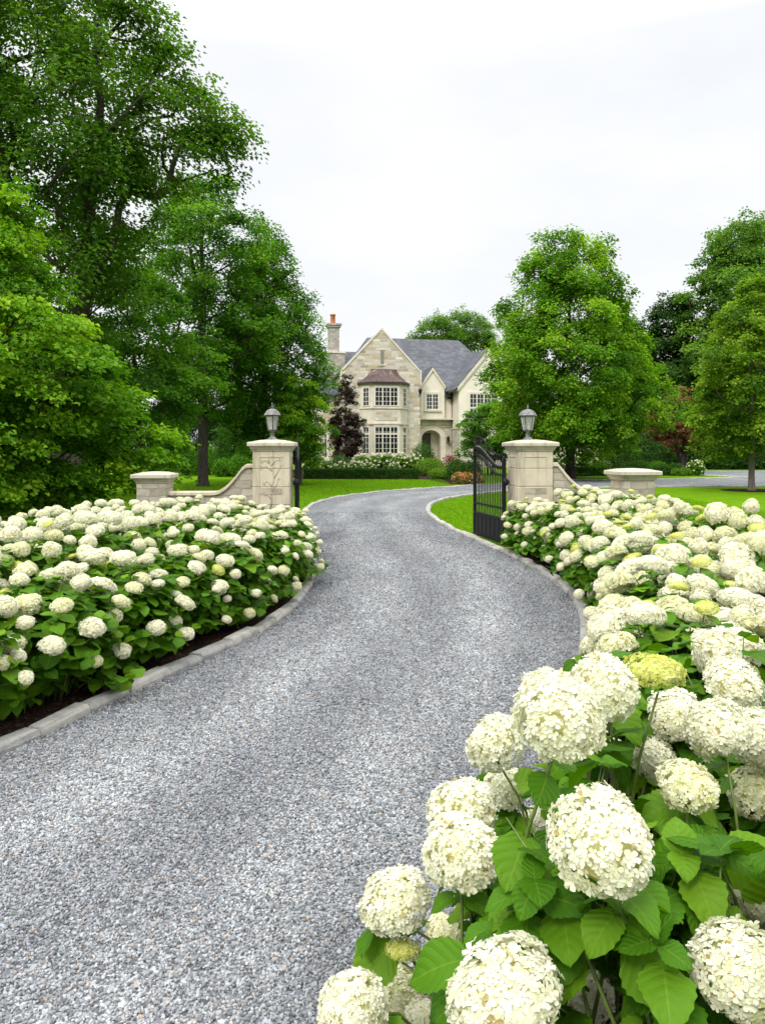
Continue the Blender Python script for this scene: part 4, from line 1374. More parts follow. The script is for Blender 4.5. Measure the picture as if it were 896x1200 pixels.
# foreground bushes: heads placed one by one  (px, py, width px, real width, kind)
HERO = [(708, 992, 115, 0.175, 'w'), (656, 850, 106, 0.175, 'w'), (577, 872, 66, 0.165, 'w'), (543, 1003, 88, 0.170, 'w'), (541, 950, 82, 0.172, 'w'),
        (462, 1060, 80, 0.165, 'w'), (590, 1168, 118, 0.175, 'w'), (872, 1142, 112, 0.170, 'w'), (413, 1182, 80, 0.150, 'w'), (468, 1163, 66, 0.15, 'c'),
        (684, 1165, 62, 0.14, 'w'), (882, 1057, 58, 0.125, 'c'), (808, 922, 72, 0.14, 'c'), (887, 930, 66, 0.16, 'c'), (886, 868, 70, 0.17, 'w'),
        (838, 858, 76, 0.17, 'w'), (708, 812, 82, 0.172, 'w'), (770, 790, 78, 0.17, 'l'), (766, 893, 54, 0.15, 'w'), (632, 962, 44, 0.13, 'w'),
        (471, 1114, 42, 0.085, 'l'), (494, 1196, 46, 0.10, 'w'), (840, 768, 60, 0.19, 'w'), (862, 805, 66, 0.19, 'w'), (592, 925, 52, 0.14, 'w'),
        (716, 832, 40, 0.09, 'l'), (520, 1090, 44, 0.12, 'c'), (790, 838, 60, 0.17, 'w'), (705, 930, 40, 0.11, 'l'), (640, 812, 62, 0.20, 'w')]
HB = [((0.30, 1.72), 'nearest hydrangea bush at the bottom of the picture, heads leaning over the gravel'),
      ((0.62, 1.50), 'nearest hydrangea bush with the largest round white head among broad leaves'),
      ((0.98, 1.78), 'hydrangea bush cut by the lower right corner'),
      ((0.62, 2.25), 'near hydrangea bush carrying a flat lime green head'),
      ((1.22, 2.40), 'near hydrangea bush against the right frame edge, above the corner bush')]
asg = {i: [] for i in range(len(HB))}
for px, py, wpx, real, kind in HERO:
    dd = real * FPX / wpx
    p = np.array([wx(px, dd), dd, wz(py, dd)])
    i = int(np.argmin([math.hypot(p[0] - b[0][0], (p[1] - b[0][1]) * 0.9) for b in HB]))
    asg[i].append((p, real * 0.96 / 0.183, kind))
for i, ((bx_, by_), lab) in enumerate(HB):
    g = np.random.default_rng(700 + i)
    root = empty('hydrangea_bush', (bx_, by_, 0.02), 0, lab, 'hydrangea', 'hydrangea bushes in the right bed')
    bl = []
    for p, sc, kind in asg[i]:
        loc = p - np.array([bx_, by_, 0.02])
        nrm = unit(np.array([loc[0] * 0.8, loc[1] * 0.5 - 0.25, 0.85]) + g.normal(0, 0.15, 3)) if kind != 'l' else unit(np.array([0.05, 0.15, 1.0]))
        bl.append((loc, sc, kind, nrm))
    def keep(C, g, bx_=bx_, by_=by_):
        W_ = C + np.array([bx_, by_, 0.02])
        dd = np.maximum(W_[:, 1], 0.05)
        qx = 448 + W_[:, 0] / dd * FPX; qy = HOR + (CAM_H - W_[:, 2]) / dd * FPX
        ok = dd > 1.12
        for px, py, wpx, real, kind in HERO:
            r_ = np.hypot(qx - px, qy - py)
            ok &= ~((r_ < wpx * 0.62) & (dd < real * FPX / wpx + 0.03))
        return ok
    tips = []
    for k in range(34):
        a_ = 2.39996 * k + g.normal(0, 0.3); rr = 0.46 * math.sqrt((k + 0.5) / 34)
        X, Y = bx_ + rr * math.cos(a_), by_ + rr * math.sin(a_)
        xk = np.interp(Y, KR[:, 1], KR[:, 0])
        t = np.clip((X - xk + 0.12) / 0.55, 0, 1)
        zc = 0.24 + 0.50 * t * t * (3 - 2 * t) + g.normal(-0.03, 0.10) + 0.08 * max(0, Y - 1.8)
        if Y < 1.2: zc = min(zc, 0.50)
        if X < xk - 0.15: continue
        cand = np.array([X - bx_, Y - by_, zc])
        if not keep(np.array([cand, cand * np.array([1, 1, 0.85])]), g).all(): continue
        tips.append(cand)
    build_hydrangea(root, bl, tips, g, leaf=(0.075, 0.125), pairs=5, base_r=0.12, keep=keep, tilt=0.42)

# hydrangeas by the house and on the island: small copies
far_spots = [(362, 44, 0.9), (384, 42.2, 0.95), (400, 41.6, 0.85), (416, 41.8, 0.9), (432, 42.2, 0.85), (424, 46, 1.25), (440, 46.4, 1.3), (455, 46.2, 1.3), (470, 45.6, 1.3),
             (484, 45.2, 1.25), (462, 42.4, 0.8), (372, 48, 1.2), (815, 43.6, 0.95), (664, 48, 1.2), (682, 48.5, 1.3), (648, 46.5, 1.1)]
far_lab = ['far left in the house bed', 'left part of the house bed, front', 'house bed front, below the purple tree', 'house bed front, left of the bay window', 'house bed front, below the bay window',
           'house bed back row, left under the bay', 'house bed back row, under the bay window', 'house bed back row, centre of the bay', 'house bed back row, right of the bay',
           'house bed back row, nearest the rounded boxwood', 'house bed front, right end', 'house bed behind the far left bush', 'on the island beside the russet maple',
           'behind the maple trunk, left of the two', 'behind the maple trunk, right of the two', 'just right of the right gate pier behind the wall']
for (px, dd, s_), lab in zip(far_spots, far_lab):
    c = copy_tree(PRL[int(rng.integers(3))])
    c.location = (wx(px, dd), dd, 0.0); c.rotation_euler = (0, 0, rng.uniform(0, 6.28)); c.scale = (s_, s_, s_)
    tag(c, 'white hydrangea bush ' + lab, 'hydrangea', 'distant hydrangea bushes')


# ------------------------------------------------------------------ gate piers, walls, lanterns, gates
def gate_pier(px, d, rz, label, carved):
    root = empty('gate_pier', (wx(px, d), d, 0), rz, label, 'gate pier', 'gate piers')
    h = 0.31
    mb = MB()
    mb.box(-h + 0.012, h - 0.012, -h + 0.012, h - 0.012, 0.002, 1.543)
    for z0, z1 in ((0.0, 0.338), (0.346, 0.698), (0.706, 0.982), (0.990, 1.270), (1.278, 1.545)):
        mb.bbox(-h, h, -h, h, z0, z1, 0.007)
    mb.build('shaft', M['lime'], root)
    mb = MB()      # raised frame of the panel on front and side faces
    for k in range(4):
        Mx = Matrix.Rotation(math.pi / 2 * k, 4, 'Z')
        for (a0, a1, b0, b1) in ((-0.20, 0.20, 1.455, 1.472), (-0.20, 0.20, 0.60, 0.615), (-0.205, -0.19, 0.60, 1.47), (0.19, 0.205, 0.60, 1.47)):
            mb.box(a0, a1, -h - 0.010, -h + 0.02, b0, b1, Mx)
    mb.build('panel_moulding', M['lime'], root)
    mb = MB()
    mb.box(-0.21, 0.21, -h - 0.006, -h + 0.02, 0.87, 0.965)
    mb.build('rough_stone', M['rubble'], root)
    if carved:
        mb = MB()
        g = random.Random(3)
        zf = -h - 0.003
        curves = [[(-0.02, 0.62), (0.02, 0.78), (0.0, 0.95), (0.05, 1.10), (0.03, 1.25), (-0.03, 1.38)], [(0.0, 0.80), (-0.07, 0.88), (-0.12, 0.86)], [(0.02, 0.92), (0.09, 1.02), (0.14, 1.13)],
                  [(0.02, 1.0), (-0.06, 1.08), (-0.1, 1.05)], [(0.05, 1.12), (0.12, 1.24), (0.16, 1.34)], [(0.02, 1.24), (-0.07, 1.31), (-0.15, 1.30)], [(0.0, 1.32), (0.07, 1.40), (0.13, 1.41)],
                  [(-0.02, 1.36), (-0.1, 1.41), (-0.14, 1.38)]]
        for c in curves:
            mb.tube([(x, zf, z) for x, z in c], [0.008] + [0.007] * (len(c) - 2) + [0.003], 5)
            for q in range(3):
                x, z = c[-1]
                a = g.uniform(0, 6.28); L = g.uniform(0.035, 0.06)
                pts = [(x, zf, z), (x + L * 0.5 * math.cos(a - 0.4), zf - 0.006, z + L * 0.5 * math.sin(a - 0.4)), (x + L * math.cos(a), zf, z + L * math.sin(a)), (x + L * 0.5 * math.cos(a + 0.4), zf - 0.006, z + L * 0.5 * math.sin(a + 0.4))]
                mb.add(pts, [(0, 1, 2, 3), (3, 2, 1, 0)])
        mb.build('carved_vine', M['carve'], root)
    mb = MB()
    mb.square([(0.318, 1.548), (0.325, 1.565), (0.345, 1.59), (0.358, 1.62), (0.385, 1.625), (0.395, 1.635), (0.395, 1.675), (0.385, 1.69), (0.20, 1.725), (0.0805, 1.737)])
    mb.build('cap', M['cap'], root)
    root.scale = (0.93, 0.93, 1)
    return root


def low_pier(px, d, rz, label, H):
    root = empty('wall_pier', (wx(px, d), d, 0), rz, label, 'wall pier', 'low wall piers')
    mb = MB()
    mb.bbox(-0.29, 0.29, -0.29, 0.29, 0, H - 0.185, 0.008)
    mb.build('shaft', M['rubble'], root)
    mb = MB()
    mb.square([(0.295, H - 0.183), (0.31, H - 0.16), (0.335, H - 0.13), (0.335, H - 0.115), (0.375, H - 0.105), (0.385, H - 0.095), (0.385, H - 0.05), (0.375, H - 0.04), (0.2, H - 0.008), (0.06, H)])
    mb.build('cap', M['cap'], root)
    return root


def lantern(loc, rz, label):
    root = empty('pier_lantern', loc, rz, label, 'lantern', 'lanterns on the gate piers')
    mb = MB()
    mb.lathe([(0.085, 0.0), (0.085, 0.012), (0.06, 0.025), (0.035, 0.05), (0.030, 0.075), (0.042, 0.095), (0.026, 0.108), (0.03, 0.125), (0.055, 0.14)], 16)
    mb.build('base', M['lantern'], root)
    n = 6
    ring = lambda r, z: [(r * math.cos(math.pi / 6 + 2 * math.pi * i / n), r * math.sin(math.pi / 6 + 2 * math.pi * i / n), z) for i in range(n)]
    b, t = ring(0.078, 0.15), ring(0.125, 0.385)
    mb = MB()
    for i in range(n):
        mb.tube([b[i], t[i]], 0.0075, 6, False)
        mb.tube([b[i], b[(i + 1) % n]], 0.007, 5, False)
        mb.tube([t[i], t[(i + 1) % n]], 0.008, 5, False)
    mb.loft([ring(0.055, 0.138), ring(0.082, 0.152)])
    mb.build('frame', M['lanternframe'], root)
    mb = MB()
    for i in range(n):
        j = (i + 1) % n
        inn = lambda p, q: (p[0] * q, p[1] * q, p[2])
        mb.add([inn(b[i], 0.97), inn(b[j], 0.97), inn(t[j], 0.97), inn(t[i], 0.97)], [(0, 1, 2, 3)])
    mb.build('glass', M['lampglass'], root)
    mb = MB()
    for k in range(3):
        a = 2.1 * k + 0.4
        mb.lathe([(0.008, 0.153), (0.008, 0.235), (0.004, 0.238), (0.009, 0.25), (0.006, 0.275), (0.001, 0.285)], 8, (0.028 * math.cos(a), 0.028 * math.sin(a)))
    mb.build('candle', M['candle'], root)
    mb = MB()
    mb.loft([ring(0.150, 0.388), ring(0.152, 0.396), ring(0.140, 0.412), ring(0.118, 0.445), ring(0.085, 0.475), ring(0.045, 0.492), ring(0.022, 0.498)])
    mb.build('roof', M['lantern'], root)
    mb = MB()
    mb.lathe([(0.020, 0.496), (0.012, 0.508), (0.018, 0.52), (0.020, 0.53), (0.010, 0.545), (0.012, 0.552), (0.005, 0.565), (0.001, 0.582)], 12)
    mb.build('finial', M['lantern'], root)
    return root


PLd, PRd = 12.35, 12.5
gate_pier(320, PLd, R(1.5), 'pale limestone gate pier with a carved vine panel, left of the drive', True)
gate_pier(620.5, PRd, R(7), 'pale limestone gate pier with plain panels, right of the drive', False)
lantern((wx(319, PLd), PLd, 1.735), 0.2, 'grey six sided lantern on the left gate pier')
lantern((wx(618, PRd), PRd, 1.735), 0.5, 'grey six sided lantern on the right gate pier')
LPL, LPR = 12.3, 12.15
low_pier(182, LPL, R(2), 'low rough stone wall pier with a slab cap, left of the drive', 1.225).scale = (0.80, 0.80, 1)
low_pier(740.5, LPR, R(8), 'low rough stone wall pier with a slab cap, right of the drive', 1.28).scale = (0.86, 0.86, 1)


def wing_wall(a, b, zt, zl, label):
    """from the gate pier a towards the low pier b"""
    ax, ay = a; bx_, by_ = b
    L = math.hypot(bx_ - ax, by_ - ay)
    root = empty('garden_wall', (ax, ay, 0), math.atan2(by_ - ay, bx_ - ax), label, 'wall', 'curved wing walls')
    prof = []
    for i in range(21):
        s_ = i / 20
        x = 0.27 + s_ * (L - 0.48)
        u = np.clip((x - 0.44) / 0.50, 0, 1)
        # concave swoop: steep at the top, flattening below
        z = zl + (zt - zl) * (1 - math.sin(u * math.pi / 2)) if x > 0.44 else zt
        prof.append((x, z))
    for k, (x, z) in enumerate(prof):
        pass
    mb = MB()
    poly = [(prof[0][0], -0.05)] + [(prof[-1][0], -0.05)] + [(x, z - 0.055) for x, z in prof[::-1]]
    mb.prism(poly, -0.12, 0.12)
    mb.build('wall_body', M['rubble'], root)
    mb = MB()
    rings = [[(x, -0.155, z - 0.05), (x, 0.155, z - 0.05), (x, 0.155, z - 0.004), (x, 0.12, z + 0.006), (x, -0.12, z + 0.006), (x, -0.155, z - 0.004)] for x, z in prof]
    mb.loft(rings)
    mb.build('coping', M['lime'], root)
    return root


wing_wall((wx(320, PLd), PLd), (wx(182, LPL), LPL), 1.34, 0.90, 'curved stone wing wall sweeping down to the left low pier')
wing_wall((wx(620.5, PRd), PRd), (wx(740.5, LPR), LPR), 1.36, 0.93, 'curved stone wing wall sweeping down to the right low pier')


def iron_gate(hinge, ang, L, label, mirror=1):
    """leaf from the hinge (local x=0) to the free end (x=L); the top rail rises towards the free end"""
    root = empty('gate_leaf', (hinge[0], hinge[1], 0), ang, label, 'gate', 'wrought iron gate leaves')
    zt = lambda x: 1.30 + 0.32 * (lambda u: u * u * (3 - 2 * u))(min(1, max(0, (x / L - 0.12) / 0.78)))
    mb = MB()
    mb.bbox(-0.03, 0.03, -0.03, 0.03, 0.03, 1.40, 0.004)
    mb.lathe([(0.03, 1.40), (0.036, 1.415), (0.02, 1.43), (0.026, 1.45), (0.006, 1.475)], 10)
    mb.build('post', M['iron'], root)
    mb = MB()
    mb.bbox(L - 0.025, L + 0.025, -0.025, 0.025, 0.04, 1.64, 0.004)
    mb.lathe([(0.024, 1.64), (0.03, 1.655), (0.015, 1.67), (0.022, 1.69), (0.004, 1.73)], 10, (L, 0))
    mb.build('post', M['iron'], root)
    mb = MB()
    xs = np.linspace(0.0, L, 25)
    for dz, hh in ((0.0, 0.05), (-0.13, 0.025)):
        rings = [[(x, -0.022, zt(x) + dz - hh), (x, 0.022, zt(x) + dz - hh), (x, 0.022, zt(x) + dz), (x, -0.022, zt(x) + dz)] for x in xs]
        mb.loft(rings)
    mb.box(0.03, L - 0.025, -0.02, 0.02, 0.60, 0.635)
    mb.box(0.03, L - 0.025, -0.02, 0.02, 0.43, 0.465)
    mb.box(0.03, L - 0.025, -0.02, 0.02, 0.05, 0.10)
    mb.build('rail', M['iron'], root)
    nb = int(L / 0.085)
    mb = MB()
    for k in range(1, nb + 1):
        x = L * k / (nb + 1)
        top = zt(x)
        mb.tube([(x, 0, 0.46), (x, 0, top - 0.02)], 0.0085, 6, False)
        mb.tube([(x, 0, top - 0.01), (x, 0, top + 0.15)], [0.007, 0.006], 6, False)
        mb.lathe([(0.006, top + 0.14), (0.014, top + 0.165), (0.001, top + 0.215)], 6, (x, 0))
    mb.build('bars', M['iron'], root)
    mb = MB()      # twisted cresting along the top rail
    for k in range(int(L / 0.035)):
        x = 0.04 + k * 0.035
        if x > L - 0.03: break
        mb.lathe([(0.004, -0.012), (0.013, 0.0), (0.004, 0.012)], 6, (0, 0), M=Matrix.Translation((x, 0, zt(x) + 0.008)))
    mb.build('cresting', M['lantern'], root)
    mb = MB()
    mb.box(0.03, L - 0.025, -0.010, 0.010, 0.10, 0.43)
    for k in range(1, 7):
        x = L * k / 7
        mb.box(x - 0.006, x + 0.006, -0.016, -0.010, 0.11, 0.42)
        mb.box(x - 0.006, x + 0.006, 0.010, 0.016, 0.11, 0.42)
    mb.build('panel', M['iron'], root)
    for z in (0.35, 1.05):
        mb = MB()
        mb.tube([(-0.035, 0, z), (-0.115, 0, z)], 0.013, 8)
        mb.lathe([(0.016, z - 0.06), (0.022, z - 0.05), (0.022, z + 0.05), (0.016, z + 0.06)], 10, (-0.035, 0))
        Mx = Matrix.Translation((-0.11, 0, z)) @ Matrix.Rotation(R(90), 4, 'Y')
        mb.lathe([(0.05, -0.006), (0.055, 0.0), (0.045, 0.012)], 12, M=Mx)
        mb.build('hinge', M['iron'], root)
    return root


# right leaf: hinge beside the pier, swung inwards; left leaf: swung in, seen on edge
hx_, hy_ = wx(590, 12.45), 12.45
iron_gate((hx_, hy_), math.atan2(1.42, -0.30), 1.45, 'open black iron gate leaf right of the drive, seen at an angle')
hx_, hy_ = wx(347.5, 12.35), 12.35
iron_gate((hx_, hy_), math.atan2(1.44, -0.135), 1.45, 'open black iron gate leaf beside the left pier, seen edge on')

# ------------------------------------------------------------------ the house
HO = np.array([wx(505, 64), 64.0]); HT = R(11)
hc, hs_ = math.cos(HT), math.sin(HT)


def lx(px, ly):
    """facade coordinate of a picture column on the plane at depth ly"""
    k = (px - 448) / FPX
    return (HO[0] - hs_ * ly - k * (HO[1] + hc * ly)) / (k * hs_ - hc)


def lz(py, x, ly):
    return CAM_H - (py - HOR) * (HO[1] + hs_ * x + hc * ly) / FPX


house = empty('manor_house', (HO[0], HO[1], 0), HT, 'large cream stone and stucco manor house with slate roofs at the end of the drive', 'house')


def window(x0, x1, z0, z1, y, nl, rows_, trans=None, sill=True, parent=None, M4=None, sur=0.16, mun=2):
    """frame with mullions, muntins; facing -y at plane y"""
    parent = parent or house
    T = M4 or Matrix.Identity(4)
    mb = MB()
    s_ = sur
    mb.box(x0 - s_, x0, y - 0.07, y + 0.02, z0, z1 + s_, T); mb.box(x1, x1 + s_, y - 0.07, y + 0.02, z0, z1 + s_, T)
    mb.box(x0, x1, y - 0.072, y + 0.02, z1, z1 + s_, T)
    wl = (x1 - x0) / nl
    for k in range(nl + 1):
        x = x0 + wl * k
        a = 0.045 if 0 < k < nl else 0.04
        mb.box(x - a, x + a, y - 0.052, y + 0.01, z0, z1, T)
    for z in (z0 + 0.03, z1 - 0.03):
        mb.box(x0, x1, y - 0.05, y + 0.01, z - 0.03, z + 0.03, T)
    if trans: mb.box(x0, x1, y - 0.058, y + 0.01, trans - 0.06, trans + 0.06, T)
    for k in range(nl):
        for q in range(1, mun):
            x = x0 + wl * (k + q / mun)
            mb.box(x - 0.017, x + 0.017, y - 0.036, y + 0.01, z0, z1, T)
    for q in range(1, rows_):
        z = z0 + (z1 - z0) * q / rows_
        mb.box(x0, x1, y - 0.034, y + 0.01, z - 0.016, z + 0.016, T)
    f = mb.build('window', M['frame'], parent)
    g_ = MB(); g_.box(x0 + 0.004, x1 - 0.004, y - 0.02, y + 0.004, z0 + 0.004, z1 - 0.004, T); g_.build('pane', M['glass'], f)
    if sill:
        g_ = MB(); g_.box(x0 - s_ - 0.08, x1 + s_ + 0.08, y - 0.14, y + 0.02, z0 - 0.16, z0 - 0.003, T); g_.build('sill', M['trim'], f)
    return f


def wall(poly, y0, y1, mat, name='wall', parent=None):
    mb = MB(); mb.prism(poly, y0, y1)
    return mb.build(name, mat, parent or house)


def slab(name, quads, mat, th=0.12, parent=None):
    """roof planes with thickness: each polygon extruded straight down"""
    mb = MB()
    for q in quads:
        n = len(q)
        vs = [tuple(p) for p in q] + [(p[0], p[1], p[2] - th) for p in q]
        fs = [tuple(range(n)), tuple(range(2 * n - 1, n - 1, -1))] + [((i + 1) % n, i, n + i, n + (i + 1) % n) for i in range(n)]
        mb.add(vs, fs)
    return mb.build(name, mat, parent or house)


# main front gable
yg = -1.6
gx0, gx1 = lx(401, yg), lx(492, yg)
gcx = (gx0 + gx1) / 2
ze = lz(437, gx1, yg); za = lz(387, gcx, yg)
gable = wall([(gx0, -0.1), (gx1, -0.1), (gx1, ze), (gcx, za), (gx0, ze)], yg, yg + 0.5, M['housestone'])
wall([(gx0, -0.1), (gx0 + 0.4, -0.1), (gx0 + 0.4, ze), (gx0, ze)], yg + 0.5, 6, M['housestone'])
wall([(gx1 - 0.4, -0.1), (gx1, -0.1), (gx1, ze), (gx1 - 0.4, ze)], yg + 0.5, 6, M['housestone'])
# coping on the rake and kneelers
mb = MB()
for sg, xe in ((1, gx1), (-1, gx0)):
    dx, dz = xe - gcx, ze - za
    L = math.hypot(dx, dz); nx, nz = -dz / L * sg, dx / L * sg
    o = 0.20
    p = [(gcx, yg - 0.05, za + 0.02), (xe, yg - 0.05, ze + 0.02), (xe + nx * 0, yg - 0.05, ze + 0.02 + o), (gcx, yg - 0.05, za + 0.02 + o)]
    q = [(a, yg + 0.5, c) for a, b, c in p]
    mb.add(p + q, [(0, 1, 2, 3), (7, 6, 5, 4), (0, 4, 5, 1), (1, 5, 6, 2), (2, 6, 7, 3), (3, 7, 4, 0)])
    mb.box(min(xe, xe + sg * 0.12), max(xe, xe + sg * 0.12), yg - 0.06, yg + 0.5, ze - 1.0, ze + 0.24)
mb.build('gable_coping', M['trim'], house)
mb = MB(); mb.box(gcx - 0.13 + 0.05, gcx + 0.13 + 0.05, yg - 0.03, yg + 0.1, lz(427, gcx, yg), lz(410.5, gcx, yg))
vent = mb.build('gable_vent', M['louver'], house)
mb = MB(); mb.box(gcx - 0.2, gcx + 0.3, yg - 0.06, yg + 0.1, lz(428.5, gcx, yg), lz(427, gcx, yg) - 0.01); mb.box(gcx - 0.15, gcx + 0.25, yg - 0.05, yg + 0.1, lz(410.2, gcx, yg), lz(409, gcx, yg)); mb.build('vent_trim', M['trim'], vent)
# gable roof running back
slab('roof', [[(gcx, yg + 0.45, za + 0.1), (gx1 + 0.25, yg + 0.45, ze - 0.15), (gx1 + 0.25, 6.0, ze - 0.15), (gcx, 6.0, za + 0.1)],
              [(gcx, yg + 0.45, za + 0.1), (gcx, 6.0, za + 0.1), (gx0 - 0.25, 6.0, ze - 0.15), (gx0 - 0.25, yg + 0.45, ze - 0.15)]], M['roof'])

# main block: hipped roof behind
ridge_y = 5.6
rx0, rx1 = lx(430, ridge_y), lx(537, ridge_y)
rz = lz(395.5, rx0, ridge_y)
mx0, mx1 = lx(396, 0.2), lx(604, 0.2)
ez = lz(464, 3, 0.2)
ey0, ey1 = -0.5, 11.5
A_, B_ = (rx0, ridge_y, rz), (rx1, ridge_y, rz - 0.05)
E = [(mx0 - 0.3, ey0, ez), (mx1 + 0.3, ey0, ez), (mx1 + 0.3, ey1, ez), (mx0 - 0.3, ey1, ez)]
slab('roof', [[E[0], E[1], B_, A_], [E[1], E[2], B_], [E[2], E[3], A_, B_], [E[3], E[0], A_]], M['roof'])
zband = lz(492, lx(512, 0), 0)
wall([(gx1, zband + 0.12), (mx1, zband + 0.12), (mx1, ez), (gx1, ez)], -0.2, 0.4, M['stucco'])
wall([(mx0, -0.1), (gx0 + 0.2, -0.1), (gx0 + 0.2, ez - 0.05), (mx0, ez - 0.05)], 0.0, 0.4, M['housestone'])
wall([(mx1 - 0.4, -0.1), (mx1, -0.1), (mx1, ez), (mx1 - 0.4, ez)], 0.4, ey1, M['stucco'])
wall([(mx0, -0.1), (mx0 + 0.4, -0.1), (mx0 + 0.4, ez), (mx0, ez)], 0.4, ey1, M['housestone'])
wall([(mx0, -0.1), (mx1, -0.1), (mx1, ez), (mx0, ez)], ey1 - 0.4, ey1 - 0.1, M['stucco'])
zband = lz(492, lx(512, 0), 0)

# entrance: lower stone front with a real arch
ax0, ax1 = lx(493.5, 0), lx(516, 0)
acx = (ax0 + ax1) / 2; ar = (ax1 - ax0) / 2
zs, zt_ = lz(513.5, acx, 0), lz(504, acx, 0)
arch = [(acx + ar * math.cos(t), zs + (zt_ - zs) * math.sin(t)) for t in np.linspace(0, math.pi, 15)]
ex0, ex1 = gx1 + 0.0, lx(538, 0)
wall([(ex0, 0.0), (ex0, zband), (ex1, zband), (ex1, 0.0), (ax1, 0.0)] + arch + [(ax0, 0.0)], -0.05, 0.95, M['greystone'])
mb = MB()
oa = [(acx + (ar + 0.42) * math.cos(t), zs + (zt_ - zs + 0.36) * math.sin(t)) for t in np.linspace(0, math.pi, 15)]
ia = [(acx + (ar - 0.01) * math.cos(t), zs + (zt_ - zs - 0.01) * math.sin(t)) for t in np.linspace(0, math.pi, 15)]
band = [(acx + ar + 0.42, 0.02)] + oa + [(acx - ar - 0.42, 0.02), (acx - ar + 0.01, 0.02)] + ia[::-1] + [(acx + ar - 0.01, 0.02)]
n_ = len(oa)
vs = []; fs = []
outer = [(acx + ar + 0.42, 0.02)] + oa + [(acx - ar - 0.42, 0.02)]
inner = [(acx + ar - 0.01, 0.02)] + ia + [(acx - ar + 0.01, 0.02)]
for y in (-0.10, 0.2):
    vs += [(x, y, z) for x, z in outer] + [(x, y, z) for x, z in inner]
m_ = len(outer)
for i in range(m_ - 1):
    fs += [(i, m_ + i, m_ + i + 1, i + 1), (2 * m_ + i, 2 * m_ + i + 1, 3 * m_ + i + 1, 3 * m_ + i), (i, i + 1, 2 * m_ + i + 1, 2 * m_ + i), (m_ + i, 3 * m_ + i, 3 * m_ + i + 1, m_ + i + 1)]
mb.add(vs, fs)
mb.build('arch_surround', M['trim'], house)
mb = MB(); mb.box(ax0 - 0.3, ax0 + ar * 1.25, 0.96, 1.10, 0.0, zt_ + 0.1); mb.build('porch_wall', M['greystone'], house)
mb = MB(); mb.box(ax0 + ar * 0.1, ax0 + ar * 1.25, 0.86, 0.955, 0.16, zt_ - 0.25)
for k in range(3):
    mb.box(ax0 + ar * (0.2 + 0.34 * k), ax0 + ar * (0.46 + 0.34 * k), 0.84, 0.86, 0.3, 1.3); mb.box(ax0 + ar * (0.2 + 0.34 * k), ax0 + ar * (0.46 + 0.34 * k), 0.84, 0.86, 1.45, 2.3)
door = mb.build('door', M['door'], house)
mb = MB(); mb.lathe([(0.02, -0.05), (0.035, 0), (0.02, 0.05)], 10, M=Matrix.Translation((ax0 + ar * 1.1, 0.80, 1.1))); mb.build('handle', M['bronze'], door)
mb = MB(); mb.box(ax0 + ar * 1.26, ax1 + 0.3, 0.97, 1.12, 0.0, zt_ + 0.1); mb.build('porch_wall', M['trim'], house)
mb = MB(); mb.box(ax0 - 0.9, ax1 + 0.9, -1.5, -0.12, 0.0, 0.16); mb.box(ax0 - 0.6, ax1 + 0.6, -1.1, -0.115, 0.16, 0.32); mb.box(ax0, ax1, -0.1, 0.9, 0.005, 0.15); mb.build('entrance_step', M['trim'], house)
mb = MB(); mb.box(ex0, ex1, -0.62, 0.05, zband, zband + 0.117); mb.box(ex0, ex1, -0.09, 0.0, zband - 0.62, zband - 0.54); mb.build('string_course', M['trim'], house)
# cross gable above the entrance
yd = -0.56
dx0, dx1 = gx1 + 0.02, lx(520.5, yd)
dcx = lx(506.7, yd)
dza = lz(434.5, dcx, yd); dze = lz(455, dx1, yd)
dxl = dcx - (dx1 - dcx)
wall([(dxl, zband + 0.12), (dx1, zband + 0.12), (dx1, dze), (dcx, dza), (dxl, dze)], yd, -0.21, M['stucco'])
mb = MB()
for sg, xe in ((1, dx1 + 0.08), (-1, dxl - 0.08)):
    zz = dze - 0.10
    p = [(dcx, yd - 0.12, dza + 0.0), (xe, yd - 0.12, zz), (xe, yd - 0.12, zz + 0.26), (dcx, yd - 0.12, dza + 0.28)]
    q = [(a, yd + 0.05, c) for a, b, c in p]
    mb.add(p + q, [(0, 1, 2, 3), (7, 6, 5, 4), (0, 4, 5, 1), (1, 5, 6, 2), (2, 6, 7, 3), (3, 7, 4, 0)])
mb.build('barge_board', M['trim'], house)
slab('roof', [[(dcx, yd - 0.06, dza + 0.36), (dx1 + 0.22, yd - 0.06, dze + 0.0), (dx1 + 0.22, 3.0, dze + 0.0), (dcx, 3.0, dza + 0.36)],
              [(dcx, yd - 0.06, dza + 0.36), (dcx, 3.0, dza + 0.36), (dxl - 0.22, 3.0, dze + 0.0), (dxl - 0.22, yd - 0.06, dze + 0.0)]], M['roof'], 0.08)
window(lx(499.3, yd), lx(513.2, yd), lz(480, 0, yd), lz(461.5, 0, yd), yd, 2, 4, parent=house, mun=2)
# wall lanterns
for px, py, yy in ((494.3, 459, yg), (524, 515, -0.1)):
    xx = lx(px, yy) if yy != yg else gx1 - 0.05
    zz = lz(py, xx, yy)
    mb = MB()
    mb.box(xx - 0.05, xx + 0.05, yy - 0.24, yy + 0.02, zz - 0.30, zz - 0.24)
    mb.lathe([(0.10, -0.22), (0.15, 0.1), (0.17, 0.12), (0.09, 0.24), (0.02, 0.3), (0.001, 0.42)], 6, M=Matrix.Translation((xx, yy - 0.26, zz)))
    mb.build('wall_lantern', M['bronze'], house)

